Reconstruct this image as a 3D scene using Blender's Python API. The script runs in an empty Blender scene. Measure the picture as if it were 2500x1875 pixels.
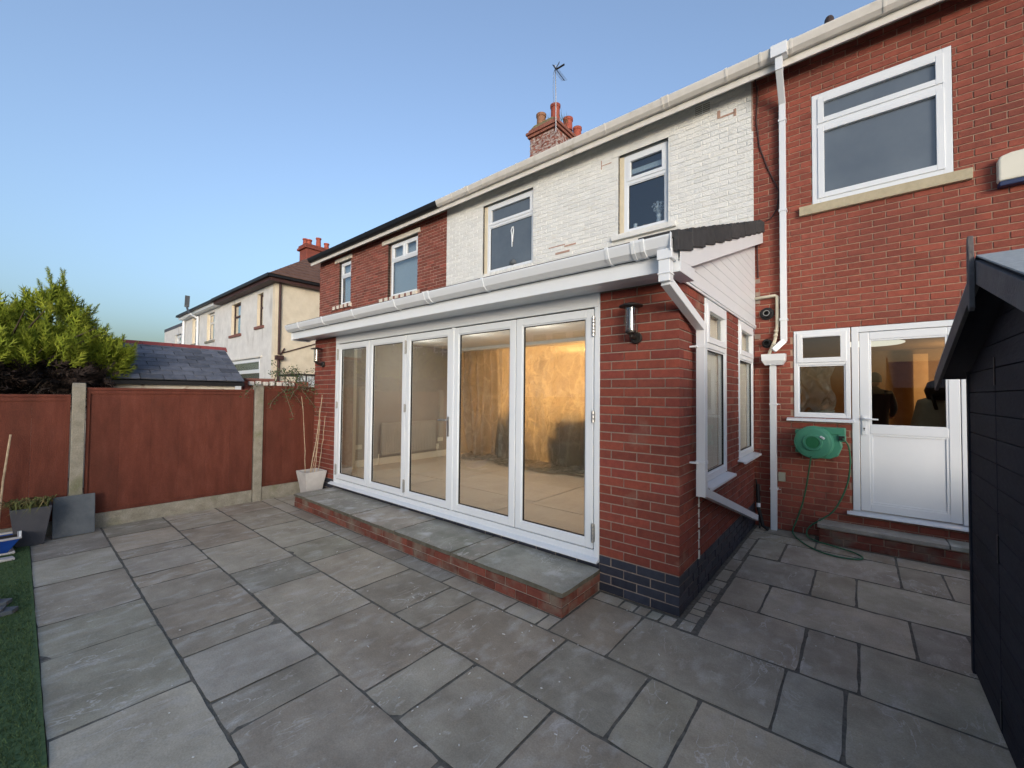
import bpy, bmesh, math, random
from mathutils import Vector, Matrix, noise
R = random.Random(7)
sc = bpy.context.scene
col = sc.collection

# ------------------------------------------------------------------ camera
CF = Vector((-0.641656, 0.766562, 0.025688)); CR = Vector((0.766935, 0.641657, 0.009295)); CU = Vector((0.009358, -0.025665, 0.999627))
CP = Vector((1.04569, -3.23111, 1.66094)); FPX = 1011.4
cd = bpy.data.cameras.new('camera'); cam = bpy.data.objects.new('camera', cd); col.objects.link(cam)
m = Matrix.Identity(4)
for i in range(3):
    m[i][0] = CR[i]; m[i][1] = CU[i]; m[i][2] = -CF[i]; m[i][3] = CP[i]
cam.matrix_world = m
cd.sensor_width = 36; cd.lens = FPX/2500*36; cd.clip_start = .05; cd.clip_end = 2000
sc.camera = cam
# ------------------------------------------------------------------ sky, sun, exposure
SUN_EL = math.radians(4.2); SUN_AZ = math.radians(133)     # azimuth measured from +Y towards +X
w = bpy.data.worlds.new('World'); sc.world = w; w.use_nodes = True
nt = w.node_tree; nt.nodes.clear()
wo = nt.nodes.new('ShaderNodeOutputWorld'); bg = nt.nodes.new('ShaderNodeBackground'); sky = nt.nodes.new('ShaderNodeTexSky')
sky.sky_type = 'NISHITA'; sky.sun_disc = False; sky.sun_elevation = SUN_EL; sky.sun_rotation = SUN_AZ
sky.air_density = 1.0; sky.dust_density = 4.5; sky.ozone_density = 2.9; sky.altitude = 10
bg.inputs[1].default_value = .15
hs = nt.nodes.new('ShaderNodeHueSaturation'); hs.inputs['Saturation'].default_value = .80; hs.inputs['Hue'].default_value = .503; hs.inputs['Value'].default_value = .985
nt.links.new(sky.outputs[0], hs.inputs['Color']); nt.links.new(hs.outputs[0], bg.inputs[0]); nt.links.new(bg.outputs[0], wo.inputs[0])
sd = bpy.data.lights.new('sun', 'SUN'); sd.energy = .52; sd.angle = math.radians(25); sd.color = (1, .985, .97)
so = bpy.data.objects.new('sun', sd); col.objects.link(so); so.location = (8, -12, 12)
sdir = Vector((math.sin(SUN_AZ)*math.cos(SUN_EL), math.cos(SUN_AZ)*math.cos(SUN_EL), math.sin(SUN_EL)))
so.rotation_euler = sdir.to_track_quat('Z', 'Y').to_euler()
sc.view_settings.view_transform = 'Standard'; sc.view_settings.look = 'None'; sc.view_settings.gamma = 1
sc.view_settings.use_curve_mapping = False
sc.view_settings.exposure = 2.14

# ------------------------------------------------------------------ helpers
def px_of(p):
    d = Vector(p)-CP; z = d.dot(CF)
    if z < .05: return None
    return 1250+FPX*d.dot(CR)/z, 937.5-FPX*d.dot(CU)/z, z
def tag(o, label=None, cat=None, group=None, kind=None):
    if label: o['label'] = label
    if cat: o['category'] = cat
    if group: o['group'] = group
    if kind: o['kind'] = kind
    return o
def thing(name, loc, label, cat, group=None):
    o = bpy.data.objects.new(name, None); col.objects.link(o); o.location = loc; o.empty_display_size = .1
    return tag(o, label, cat, group)
def wloc(o):
    v = Vector((0, 0, 0))
    while o: v += o.location; o = o.parent
    return v
class MB:
    def __init__(s): s.v = []; s.f = []
    def add(s, vs, fs):
        b = len(s.v); s.v += [tuple(p) for p in vs]; s.f += [tuple(b+i for i in f) for f in fs]; return s
    def box(s, x0, x1, y0, y1, z0, z1):
        if x0 > x1: x0, x1 = x1, x0
        if y0 > y1: y0, y1 = y1, y0
        if z0 > z1: z0, z1 = z1, z0
        return s.add([(x0,y0,z0),(x1,y0,z0),(x1,y1,z0),(x0,y1,z0),(x0,y0,z1),(x1,y0,z1),(x1,y1,z1),(x0,y1,z1)],
                     [(0,3,2,1),(4,5,6,7),(0,1,5,4),(1,2,6,5),(2,3,7,6),(3,0,4,7)])
    def prism(s, pts, axis, a, b):
        """closed polygon pts (2D) extruded along axis from a to b; 2D coords are the other two axes in order"""
        n = len(pts)
        def P(p, t):
            if axis == 'x': return (t, p[0], p[1])
            if axis == 'y': return (p[0], t, p[1])
            return (p[0], p[1], t)
        area = sum(pts[i][0]*pts[(i+1) % n][1]-pts[(i+1) % n][0]*pts[i][1] for i in range(n))
        vs = [P(p, a) for p in pts]+[P(p, b) for p in pts]
        fs = [tuple(range(n))[::-1], tuple(range(n, 2*n))]+[(i, (i+1) % n, n+(i+1) % n, n+i) for i in range(n)]
        flip = (area < 0) != (axis == 'y') != (b < a)
        if flip: fs = [f[::-1] for f in fs]
        return s.add(vs, fs)
    def tube(s, pts, r, n=8, cap=True):
        pts = [Vector(p) for p in pts]; rr = r if isinstance(r, (list, tuple)) else [r]*len(pts)
        b = len(s.v); prev = None
        for i, p in enumerate(pts):
            t = (pts[min(i+1, len(pts)-1)]-pts[max(i-1, 0)]).normalized()
            if prev is None:
                a = t.orthogonal().normalized()
            else:
                a = (prev-t*prev.dot(t)).normalized()
            prev = a; c = t.cross(a)
            for k in range(n):
                an = 2*math.pi*k/n
                s.v.append(tuple(p+(a*math.cos(an)+c*math.sin(an))*rr[i]))
        for i in range(len(pts)-1):
            for k in range(n):
                s.f.append((b+i*n+k, b+i*n+(k+1) % n, b+(i+1)*n+(k+1) % n, b+(i+1)*n+k))
        if cap:
            s.f.append(tuple(b+k for k in range(n))[::-1]); s.f.append(tuple(b+(len(pts)-1)*n+k for k in range(n)))
        return s
    def beam(s, p, q, wx, wy, up=(0, 0, 1)):
        """square-section bar from p to q"""
        p = Vector(p); q = Vector(q); t = (q-p).normalized(); u = Vector(up)
        a = t.cross(u)
        if a.length < 1e-3: a = t.cross(Vector((1, 0, 0)))
        a.normalize(); c = a.cross(t).normalized(); vs = []
        for e in (p, q):
            for i, j in ((-1, -1), (1, -1), (1, 1), (-1, 1)): vs.append(e+a*i*wx/2+c*j*wy/2)
        return s.add(vs, [(3,2,1,0),(4,5,6,7),(0,1,5,4),(1,2,6,5),(2,3,7,6),(3,0,4,7)])
    def lathe(s, prof, c, n=20, axis='z', ends=True):
        b = len(s.v); c = Vector(c)
        for r, h in prof:
            for k in range(n):
                a = 2*math.pi*k/n; x, y = r*math.cos(a), r*math.sin(a)
                o = (x, y, h) if axis == 'z' else ((h, x, y) if axis == 'x' else (y, h, x))
                s.v.append(tuple(c+Vector(o)))
        for i in range(len(prof)-1):
            for k in range(n):
                s.f.append((b+i*n+k, b+i*n+(k+1) % n, b+(i+1)*n+(k+1) % n, b+(i+1)*n+k))
        if ends:
            s.f.append(tuple(b+k for k in range(n))[::-1]); s.f.append(tuple(b+(len(prof)-1)*n+k for k in range(n)))
        return s
    def mesh(s, name, org=(0, 0, 0), smooth=False):
        me = bpy.data.meshes.new(name); ox, oy, oz = org
        me.from_pydata([(x-ox, y-oy, z-oz) for x, y, z in s.v], [], s.f); me.update()
        if smooth:
            for p in me.polygons: p.use_smooth = True
        return me
    def build(s, name, mat, parent=None, org=None, smooth=False, bevel=0, kind=None, label=None):
        if parent is not None:
            base = wloc(parent); me = s.mesh(name, base, smooth)
        else:
            base = org or (0, 0, 0); me = s.mesh(name, base, smooth)
        if mat: me.materials.append(mat)
        o = bpy.data.objects.new(name, me); col.objects.link(o)
        if parent is not None: o.parent = parent
        else: o.location = base
        if bevel:
            b = o.modifiers.new('bevel', 'BEVEL'); b.width = bevel; b.segments = 2; b.limit_method = 'ANGLE'; b.angle_limit = math.radians(40)
            b.harden_normals = False
        if kind: o['kind'] = kind
        if label: o['label'] = label
        return o
def part(mesh, name, parent, loc, rot=(0, 0, 0)):
    """instance of shared mesh data, world location loc, as a child of parent"""
    o = bpy.data.objects.new(name, mesh); col.objects.link(o); o.parent = parent
    o.location = Vector(loc)-wloc(parent); o.rotation_euler = rot
    return o

# ------------------------------------------------------------------ materials
def mat(name, cols, rough=.7, scale=8., detail=6., rand=0., bump=0., bscale=60., spec=.35, metal=0., ramp=None, stretch=(1,1,1),
        spots=None, spot_scale=30., spot_at=(.62, .70), rand_cols=None, streak=None, grain=None, veins=None):
    mt = bpy.data.materials.new(name); mt.use_nodes = True; n = mt.node_tree.nodes; l = mt.node_tree.links
    b = n['Principled BSDF']; b.inputs['Roughness'].default_value = rough; b.inputs['Metallic'].default_value = metal
    b.inputs['Specular IOR Level'].default_value = spec
    geo = n.new('ShaderNodeNewGeometry'); mp = n.new('ShaderNodeMapping'); mp.inputs['Scale'].default_value = stretch
    l.new(geo.outputs['Position'], mp.inputs[0])
    nz = n.new('ShaderNodeTexNoise'); nz.inputs['Scale'].default_value = scale; nz.inputs['Detail'].default_value = detail; nz.inputs['Roughness'].default_value = .62
    l.new(mp.outputs[0], nz.inputs['Vector'])
    cr = n.new('ShaderNodeValToRGB'); els = cr.color_ramp.elements
    st = ramp or [.3+.4*i/max(1, len(cols)-1) for i in range(len(cols))]
    while len(els) < len(cols): els.new(.5)
    for e, p, c in zip(els, st, cols): e.position = p; e.color = (*c, 1)
    l.new(nz.outputs['Fac'], cr.inputs[0]); cur = cr.outputs[0]
    if rand_cols or rand:
        oi = n.new('ShaderNodeObjectInfo'); ad = n.new('ShaderNodeMath'); ad.operation = 'ADD'
        l.new(oi.outputs['Random'], ad.inputs[0]); l.new(geo.outputs['Random Per Island'], ad.inputs[1])
        fr = n.new('ShaderNodeMath'); fr.operation = 'FRACT'; l.new(ad.outputs[0], fr.inputs[0]); rnd = fr.outputs[0]
        if rand_cols:
            rc = n.new('ShaderNodeValToRGB'); e2 = rc.color_ramp.elements
            while len(e2) < len(rand_cols): e2.new(.5)
            for i, c in enumerate(rand_cols): e2[i].position = i/max(1, len(rand_cols)-1); e2[i].color = (*c, 1)
            l.new(rnd, rc.inputs[0]); mx = n.new('ShaderNodeMixRGB'); mx.blend_type = 'MULTIPLY'; mx.inputs[0].default_value = 1
            l.new(cur, mx.inputs[1]); l.new(rc.outputs[0], mx.inputs[2]); cur = mx.outputs[0]
        if rand:
            # second, de-correlated random for brightness
            m7 = n.new('ShaderNodeMath'); m7.operation = 'MULTIPLY'; m7.inputs[1].default_value = 7.31; l.new(rnd, m7.inputs[0])
            f7 = n.new('ShaderNodeMath'); f7.operation = 'FRACT'; l.new(m7.outputs[0], f7.inputs[0])
            mr = n.new('ShaderNodeMapRange'); mr.inputs[3].default_value = 1-rand; mr.inputs[4].default_value = 1+rand; l.new(f7.outputs[0], mr.inputs[0])
            vm = n.new('ShaderNodeVectorMath'); vm.operation = 'SCALE'; l.new(cur, vm.inputs[0]); l.new(mr.outputs[0], vm.inputs['Scale']); cur = vm.outputs[0]
    if spots:
        n2 = n.new('ShaderNodeTexNoise'); n2.inputs['Scale'].default_value = spot_scale; n2.inputs['Detail'].default_value = 4
        mp2 = n.new('ShaderNodeMapping'); mp2.inputs['Location'].default_value = (3.1, 7.7, 1.3); l.new(mp.outputs[0], mp2.inputs[0]); l.new(mp2.outputs[0], n2.inputs['Vector'])
        r2 = n.new('ShaderNodeMapRange'); r2.inputs[1].default_value = spot_at[0]; r2.inputs[2].default_value = spot_at[1]; l.new(n2.outputs['Fac'], r2.inputs[0])
        mx = n.new('ShaderNodeMixRGB'); l.new(r2.outputs[0], mx.inputs[0]); l.new(cur, mx.inputs[1]); mx.inputs[2].default_value = (*spots, 1); cur = mx.outputs[0]
    if streak:   # second stain layer: (colour, scale, lo, hi)
        n3 = n.new('ShaderNodeTexNoise'); n3.inputs['Scale'].default_value = streak[1]; n3.inputs['Detail'].default_value = 5
        mp3 = n.new('ShaderNodeMapping'); mp3.inputs['Location'].default_value = (9.1, 2.7, 5.3)
        if len(streak) > 4: mp3.inputs['Scale'].default_value = streak[4]
        l.new(geo.outputs['Position'], mp3.inputs[0]); l.new(mp3.outputs[0], n3.inputs['Vector'])
        r3 = n.new('ShaderNodeMapRange'); r3.inputs[1].default_value = streak[2]; r3.inputs[2].default_value = streak[3]; l.new(n3.outputs['Fac'], r3.inputs[0])
        mx = n.new('ShaderNodeMixRGB'); l.new(r3.outputs[0], mx.inputs[0]); l.new(cur, mx.inputs[1]); mx.inputs[2].default_value = (*streak[0], 1); cur = mx.outputs[0]
    if veins:    # (colour, scale, width): thin irregular scratches and bedding lines
        n4 = n.new('ShaderNodeTexNoise'); n4.inputs['Scale'].default_value = veins[1]; n4.inputs['Detail'].default_value = 7; n4.inputs['Distortion'].default_value = .6
        mp4 = n.new('ShaderNodeMapping'); mp4.inputs['Scale'].default_value = (2.4, .9, 1); mp4.inputs['Location'].default_value = (4, 8, 2); l.new(geo.outputs['Position'], mp4.inputs[0]); l.new(mp4.outputs[0], n4.inputs['Vector'])
        s4 = n.new('ShaderNodeMath'); s4.operation = 'SUBTRACT'; s4.inputs[1].default_value = .5; l.new(n4.outputs['Fac'], s4.inputs[0]); a4 = n.new('ShaderNodeMath'); a4.operation = 'ABSOLUTE'; l.new(s4.outputs[0], a4.inputs[0])
        r4 = n.new('ShaderNodeMapRange'); r4.inputs[1].default_value = 0; r4.inputs[2].default_value = veins[2]; r4.inputs[3].default_value = .7; r4.inputs[4].default_value = 0; l.new(a4.outputs[0], r4.inputs[0])
        n5 = n.new('ShaderNodeTexNoise'); n5.inputs['Scale'].default_value = 2.3; l.new(geo.outputs['Position'], n5.inputs['Vector']); r5 = n.new('ShaderNodeMapRange'); r5.inputs[1].default_value = .5; r5.inputs[2].default_value = .62; l.new(n5.outputs['Fac'], r5.inputs[0])
        mm = n.new('ShaderNodeMath'); mm.operation = 'MULTIPLY'; l.new(r4.outputs[0], mm.inputs[0]); l.new(r5.outputs[0], mm.inputs[1])
        mx = n.new('ShaderNodeMixRGB'); l.new(mm.outputs[0], mx.inputs[0]); l.new(cur, mx.inputs[1]); mx.inputs[2].default_value = (*veins[0], 1); cur = mx.outputs[0]
    if grain:    # (amount, scale)
        n6 = n.new('ShaderNodeTexNoise'); n6.inputs['Scale'].default_value = grain[1]; n6.inputs['Detail'].default_value = 3; n6.inputs['Roughness'].default_value = .8; l.new(geo.outputs['Position'], n6.inputs['Vector'])
        r6 = n.new('ShaderNodeMapRange'); r6.inputs[1].default_value = .25; r6.inputs[2].default_value = .75; r6.inputs[3].default_value = 1-grain[0]; r6.inputs[4].default_value = 1+grain[0]; l.new(n6.outputs['Fac'], r6.inputs[0])
        v6 = n.new('ShaderNodeVectorMath'); v6.operation = 'SCALE'; l.new(cur, v6.inputs[0]); l.new(r6.outputs[0], v6.inputs['Scale']); cur = v6.outputs[0]
    l.new(cur, b.inputs['Base Color'])
    if bump:
        nb = n.new('ShaderNodeTexNoise'); nb.inputs['Scale'].default_value = bscale; nb.inputs['Detail'].default_value = 5
        l.new(mp.outputs[0], nb.inputs['Vector']); bp = n.new('ShaderNodeBump'); bp.inputs['Strength'].default_value = bump; bp.inputs['Distance'].default_value = .01
        l.new(nb.outputs['Fac'], bp.inputs['Height']); l.new(bp.outputs[0], b.inputs['Normal'])
    return mt
def flat(name, c, rough=.5, **k):
    c2 = tuple(x*.9 for x in c); return mat(name, [c2, c], rough=rough, scale=5, **k)
M = {}
M['brick'] = mat('red_brick', [(.175,.042,.030),(.235,.058,.040)], rough=.85, scale=22, rand=.16, rand_cols=[(1,1,1),(.86,.95,.98),(1.1,1.08,1.0),(.95,.9,1.0)], bump=.5, bscale=180,
                 streak=((.27,.16,.12), 3.0, .62, .80), grain=(.2, 160))
M['brick_b'] = mat('orange_red_brick', [(.225,.058,.040),(.300,.082,.056)], rough=.85, scale=22, rand=.14, rand_cols=[(1,1,1),(.9,.97,1.0),(1.08,1.05,1.0)], bump=.5, bscale=160,
                 streak=((.17,.05,.038), 1.2, .5, .8), grain=(.2, 140))
M['brick_n'] = mat('old_red_brick', [(.19,.058,.042),(.30,.095,.068)], rough=.9, scale=12, rand=.25, rand_cols=[(1,1,1),(.8,.85,.9),(1.1,1.0,1.0)], bump=.5, bscale=120)
M['blue_brick'] = mat('blue_engineering_brick', [(.026,.030,.045),(.042,.047,.066)], rough=.42, scale=18, rand=.2, bump=.2, bscale=120)
M['mortar'] = mat('mortar', [(.24,.195,.165),(.34,.285,.24)], rough=.95, scale=25, bump=.6, bscale=200)
M['mortar_b'] = mat('house_mortar', [(.34,.225,.165),(.44,.305,.23)], rough=.95, scale=20, bump=.5, bscale=200)
M['mortar_n'] = mat('old_house_mortar', [(.40,.30,.25),(.52,.41,.34)], rough=.95, scale=20)
M['white_brick'] = mat('white_painted_brick', [(.70,.715,.70),(.78,.795,.775)], rough=.65, scale=6, rand=.05, bump=1.0, bscale=45, spots=(.60,.55,.46), spot_scale=5, spot_at=(.66,.8))
M['white_mortar'] = mat('white_painted_joint', [(.68,.69,.67),(.76,.77,.75)], rough=.7, scale=8, bump=.5, bscale=90)
M['bare_brick'] = mat('bare_brick_patch', [(.36,.22,.17),(.52,.38,.31)], rough=.9, scale=30)
M['upvc'] = mat('white_upvc', [(.71,.755,.80),(.75,.79,.83)], rough=.32, scale=3, spec=.5)
M['upvc_warm'] = mat('aged_white_upvc', [(.62,.60,.55),(.74,.72,.68)], rough=.5, scale=4, spec=.4, streak=((.45,.42,.36), 5, .6, .85))
M['alu'] = mat('white_coated_frame', [(.68,.73,.78),(.72,.765,.81)], rough=.35, scale=3, spec=.5)
M['warm_lit_reveal'] = mat('warm_lit_reveal', [(.62,.55,.40),(.72,.65,.50)], rough=.7, scale=6)  # cream tone paints warm side light onto the window reveals
M['gasket'] = flat('black_gasket', (.012,.012,.013), rough=.6)
M['steel'] = mat('brushed_steel', [(.42,.42,.41),(.52,.52,.51)], rough=.42, metal=1, scale=30)
M['dark_metal'] = mat('dark_bronze_metal', [(.03,.028,.027),(.05,.046,.043)], rough=.45, metal=.6, scale=20)
M['stone'] = mat('sandstone_sill', [(.40,.35,.24),(.50,.44,.31)], rough=.85, scale=14, bump=.4, bscale=120)
M['lintel'] = mat('painted_lintel', [(.60,.56,.47),(.72,.69,.62)], rough=.8, scale=10, streak=((.30,.2,.15), 9, .58, .7))
M['tile'] = mat('dark_concrete_tile', [(.030,.031,.034),(.052,.053,.056)], rough=.8, scale=14, rand=.12, bump=.3, bscale=90)
M['slate'] = mat('blue_grey_slate', [(.085,.095,.118),(.14,.152,.182)], rough=.75, scale=9, rand=.32, bump=.5, bscale=50, spots=(.16,.16,.17), spot_scale=14, spot_at=(.62,.75))
M['ridge'] = mat('red_ridge_tile', [(.24,.05,.05),(.32,.08,.07)], rough=.8, scale=12, rand=.15)
M['roofbrown'] = mat('brown_roof_tile', [(.13,.07,.05),(.21,.12,.09)], rough=.9, scale=5, rand=.15, bump=.6, bscale=20)
M['roofdark'] = mat('dark_roof_tile', [(.04,.03,.032),(.08,.06,.06)], rough=.9, scale=5, bump=.4, bscale=20)
M['paving'] = mat('riven_sandstone', [(.27,.240,.193),(.365,.330,.271),(.47,.430,.358)], ramp=[.28,.5,.74], rough=.82, scale=3.4, detail=12, rand=.18,
    rand_cols=[(1.0,.96,.91),(.92,.95,.92),(1.05,1.0,.94),(.90,.93,.96),(.96,1.0,.93),(1.03,.97,.90),(.94,.94,.91),(1.14,1.14,1.08)], bump=.6, bscale=16,
    spots=(.58,.565,.52), spot_scale=13.0, spot_at=(.66,.82), streak=((.52,.50,.455), 5.5, .53, .86, (1.8,.8,1)), grain=(.22, 110), veins=((.62,.60,.56), 3.2, .012))
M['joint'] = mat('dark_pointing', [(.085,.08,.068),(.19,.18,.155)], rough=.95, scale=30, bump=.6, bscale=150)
M['step_slab'] = mat('step_sandstone', [(.28,.262,.235),(.36,.34,.305),(.43,.41,.37)], rough=.8, scale=4, detail=9, rand=.16, rand_cols=[(1,.94,.88),(.92,.97,.94),(1.05,1.03,1.0)], bump=.5, bscale=35, spots=(.55,.56,.56), spot_scale=5, spot_at=(.56,.78), streak=((.20,.21,.17), 3.0, .52, .75), grain=(.2, 110), veins=((.6,.59,.56), 4, .015))
M['slab_edge'] = mat('mossy_shaded_edge', [(.075,.070,.05),(.15,.14,.115)], rough=.95, scale=14)  # mossy tone, also darkened so sunlit side faces stay dull
M['concrete'] = mat('weathered_concrete', [(.21,.195,.155),(.33,.31,.26)], rough=.92, scale=9, bump=.6, bscale=140, streak=((.16,.165,.09), 3.5, .55, .75), grain=(.25, 80))
M['fence'] = mat('red_brown_fence_paint', [(.085,.022,.013),(.112,.030,.018),(.135,.040,.026)], rough=.85, scale=3, rand=.10, bump=.35, bscale=60, stretch=(3,3,.8), streak=((.085,.025,.015), 2.2, .5, .8, (2,2,.7)), grain=(.22, 90))
M['turf'] = mat('artificial_turf', [(.045,.085,.034),(.10,.155,.068)], rough=.85, scale=60, rand=.3, spec=.2)
M['shed'] = mat('black_stained_timber', [(.017,.018,.026),(.030,.031,.042)], rough=.85, scale=6, rand=.15, bump=.4, bscale=60, stretch=(1,.2,1), spec=.25)
M['shed_trim'] = mat('charcoal_painted_board', [(.115,.105,.105),(.16,.148,.148)], rough=.85, scale=9, bump=.5, bscale=80, spec=.25)
M['felt'] = mat('mineral_roof_felt', [(.30,.33,.34),(.42,.45,.46)], rough=.95, scale=40, bump=.5, bscale=220, spots=(.42,.44,.44), spot_scale=120, spot_at=(.6,.65))
M['render'] = mat('grey_white_render', [(.60,.60,.585),(.74,.74,.72)], rough=.9, scale=2.5, bump=.4, bscale=70, streak=((.48,.47,.45), 1.6, .58, .72, (1,1,.35)))
M['cream_and_lit_render'] = mat('cream_and_lit_render', [(.66,.59,.46),(.76,.69,.55)], rough=.9, scale=2, bump=.5, bscale=80)  # cream corner render; also paints warm side light onto window reveals
M['cream_side'] = mat('cream_pebbledash', [(.64,.58,.46),(.76,.70,.57)], rough=.92, scale=3, bump=.6, bscale=60)
M['brown_paint'] = mat('dark_brown_paint', [(.045,.022,.022),(.075,.036,.034)], rough=.6, scale=8)
M['redsill'] = mat('red_brown_sill', [(.17,.075,.06),(.25,.12,.10)], rough=.85, scale=12)
M['black'] = flat('black_plastic', (.014,.014,.016), rough=.5)
M['terracotta'] = mat('terracotta', [(.30,.07,.05),(.42,.11,.07)], rough=.8, scale=10)
M['oldpot'] = mat('weathered_pot', [(.24,.12,.07),(.34,.18,.11)], rough=.9, scale=14)
M['reel'] = mat('green_reel_plastic', [(.045,.22,.14),(.065,.27,.175)], rough=.45, scale=4, spec=.5)
M['reel_dark'] = mat('dark_green_plastic', [(.012,.12,.05),(.018,.15,.065)], rough=.5, scale=6)
M['hose'] = mat('green_hose', [(.025,.12,.065),(.04,.17,.09)], rough=.4, scale=20)
M['planter'] = mat('dark_grey_planter', [(.060,.062,.075),(.085,.087,.10)], rough=.6, scale=6, bump=.2, bscale=60)
M['slabgrey'] = mat('blue_grey_slab', [(.075,.090,.105),(.125,.14,.155)], rough=.75, scale=7, bump=.5, bscale=40)
M['blue'] = mat('glazed_blue', [(.012,.05,.28),(.02,.08,.38)], rough=.25, scale=8, spec=.6)
M['palepot'] = mat('pale_grey_pot', [(.42,.41,.41),(.54,.53,.52)], rough=.8, scale=7)
M['cane'] = mat('bamboo_cane', [(.30,.22,.14),(.52,.43,.31)], rough=.7, scale=18)
M['soil'] = flat('dark_soil', (.03,.024,.018), rough=.95)
M['dryleaf'] = mat('dry_grass_leaf', [(.20,.15,.05),(.10,.13,.04),(.28,.19,.09)], rough=.8, scale=12, rand=.3)
M['leaf'] = mat('small_dark_leaf', [(.035,.07,.022),(.06,.10,.035)], rough=.6, scale=14, rand=.35)
M['twig'] = mat('grey_twig', [(.12,.09,.07),(.2,.16,.12)], rough=.9, scale=30)
M['conifer'] = mat('lime_conifer', [(.10,.15,.014),(.19,.24,.024),(.30,.34,.045)], ramp=[.3,.5,.7], rough=.75, scale=5, rand=.35, spec=.2)
M['conifer_dead'] = mat('dead_conifer_twigs', [(.022,.016,.014),(.045,.034,.03)], rough=.95, scale=8, rand=.3, spec=.1)
M['bark'] = mat('bark', [(.05,.038,.03),(.11,.085,.065)], rough=.95, scale=20, bump=.8, bscale=60)
M['room'] = mat('grey_beige_wall', [(.30,.28,.262),(.34,.318,.298)], rough=.9, scale=2)
M['room_cream'] = mat('cream_pillar', [(.56,.54,.46),(.62,.60,.52)], rough=.9, scale=2)
M['rad'] = flat('radiator_paint', (.40,.38,.355), rough=.4)
M['ceiling'] = flat('ceiling_paint', (.7,.7,.68), rough=.9)
M['floorboard'] = mat('beige_protected_floor', [(.55,.49,.42),(.64,.57,.49)], rough=.6, scale=2.4, bump=.1, bscale=30)
M['skirting'] = flat('skirting', (.66,.62,.55), rough=.5)
M['sofa'] = mat('charcoal_fabric', [(.035,.035,.04),(.06,.06,.066)], rough=.95, scale=40, bump=.3, bscale=200)
M['warm_wall'] = mat('warm_painted_wall', [(.62,.50,.34),(.70,.57,.40)], rough=.9, scale=2)
M['greysheet'] = mat('grey_dust_sheet', [(.24,.26,.23),(.34,.36,.32)], rough=.9, scale=5, bump=.4, bscale=30)
M['frost'] = mat('frosted_glass', [(.085,.105,.13),(.12,.145,.17)], rough=.16, scale=1.3, spec=.9, bump=.10, bscale=7)
M['dirt'] = mat('ground_soil', [(.06,.055,.045),(.11,.10,.08)], rough=.95, scale=3, bump=.5, bscale=20)
M['brassbox'] = flat('cream_socket_box', (.36,.36,.29), rough=.5)
M['boxwhite'] = mat('cream_white_casing', [(.66,.65,.56),(.72,.71,.62)], rough=.4, scale=3)
M['boxblue'] = flat('navy_casing', (.02,.035,.10), rough=.4)
M['pipe_cream'] = mat('cream_waste_pipe', [(.55,.51,.40),(.64,.60,.48)], rough=.5, scale=9)
M['rearbrick'] = mat('rear_house_brick', [(.14,.085,.065),(.20,.125,.095)], rough=.9, scale=9, bump=.4, bscale=60)
M['curtain'] = mat('net_curtain', [(.50,.56,.60),(.66,.72,.75)], rough=.9, scale=10, stretch=(14,1,.6))
M['blind'] = mat('beige_blind', [(.60,.56,.50),(.70,.66,.59)], rough=.9, scale=20, stretch=(1,1,.2))
M['jacket'] = mat('dark_jacket', [(.012,.014,.018),(.022,.025,.03)], rough=.85, scale=12)
M['skin'] = flat('skin', (.36,.2,.14), rough=.6)
M['hair'] = flat('dark_hair', (.03,.026,.024), rough=.8)
def glass(name, tint=(1,1,1), refl=1.0):
    mt = bpy.data.materials.new(name); mt.use_nodes = True; n = mt.node_tree.nodes; l = mt.node_tree.links; n.clear()
    o = n.new('ShaderNodeOutputMaterial'); t = n.new('ShaderNodeBsdfTransparent'); t.inputs[0].default_value = (*tint, 1)
    g = n.new('ShaderNodeBsdfGlossy'); g.inputs['Roughness'].default_value = .0; f = n.new('ShaderNodeFresnel'); f.inputs[0].default_value = 1.52
    ml = n.new('ShaderNodeMath'); ml.operation = 'MULTIPLY'; ml.inputs[1].default_value = 2.5*refl; ml.use_clamp = True
    mx = n.new('ShaderNodeMixShader'); ge = n.new('ShaderNodeNewGeometry'); iv = n.new('ShaderNodeMath'); iv.operation = 'SUBTRACT'; iv.inputs[0].default_value = 1; l.new(ge.outputs['Backfacing'], iv.inputs[1])
    m0 = n.new('ShaderNodeMath'); m0.operation = 'MULTIPLY'; l.new(f.outputs[0], m0.inputs[0]); l.new(iv.outputs[0], m0.inputs[1]); l.new(m0.outputs[0], ml.inputs[0]); l.new(ml.outputs[0], mx.inputs[0]); l.new(t.outputs[0], mx.inputs[1]); l.new(g.outputs[0], mx.inputs[2])
    l.new(mx.outputs[0], o.inputs[0]); return mt
M['glass'] = glass('clear_glass', (.86,.88,.87)); M['glass_side'] = glass('side_glass', (.92,.93,.92), .24); M['glass_dark'] = glass('house_glass', (.80,.84,.86), 1.5)
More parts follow.
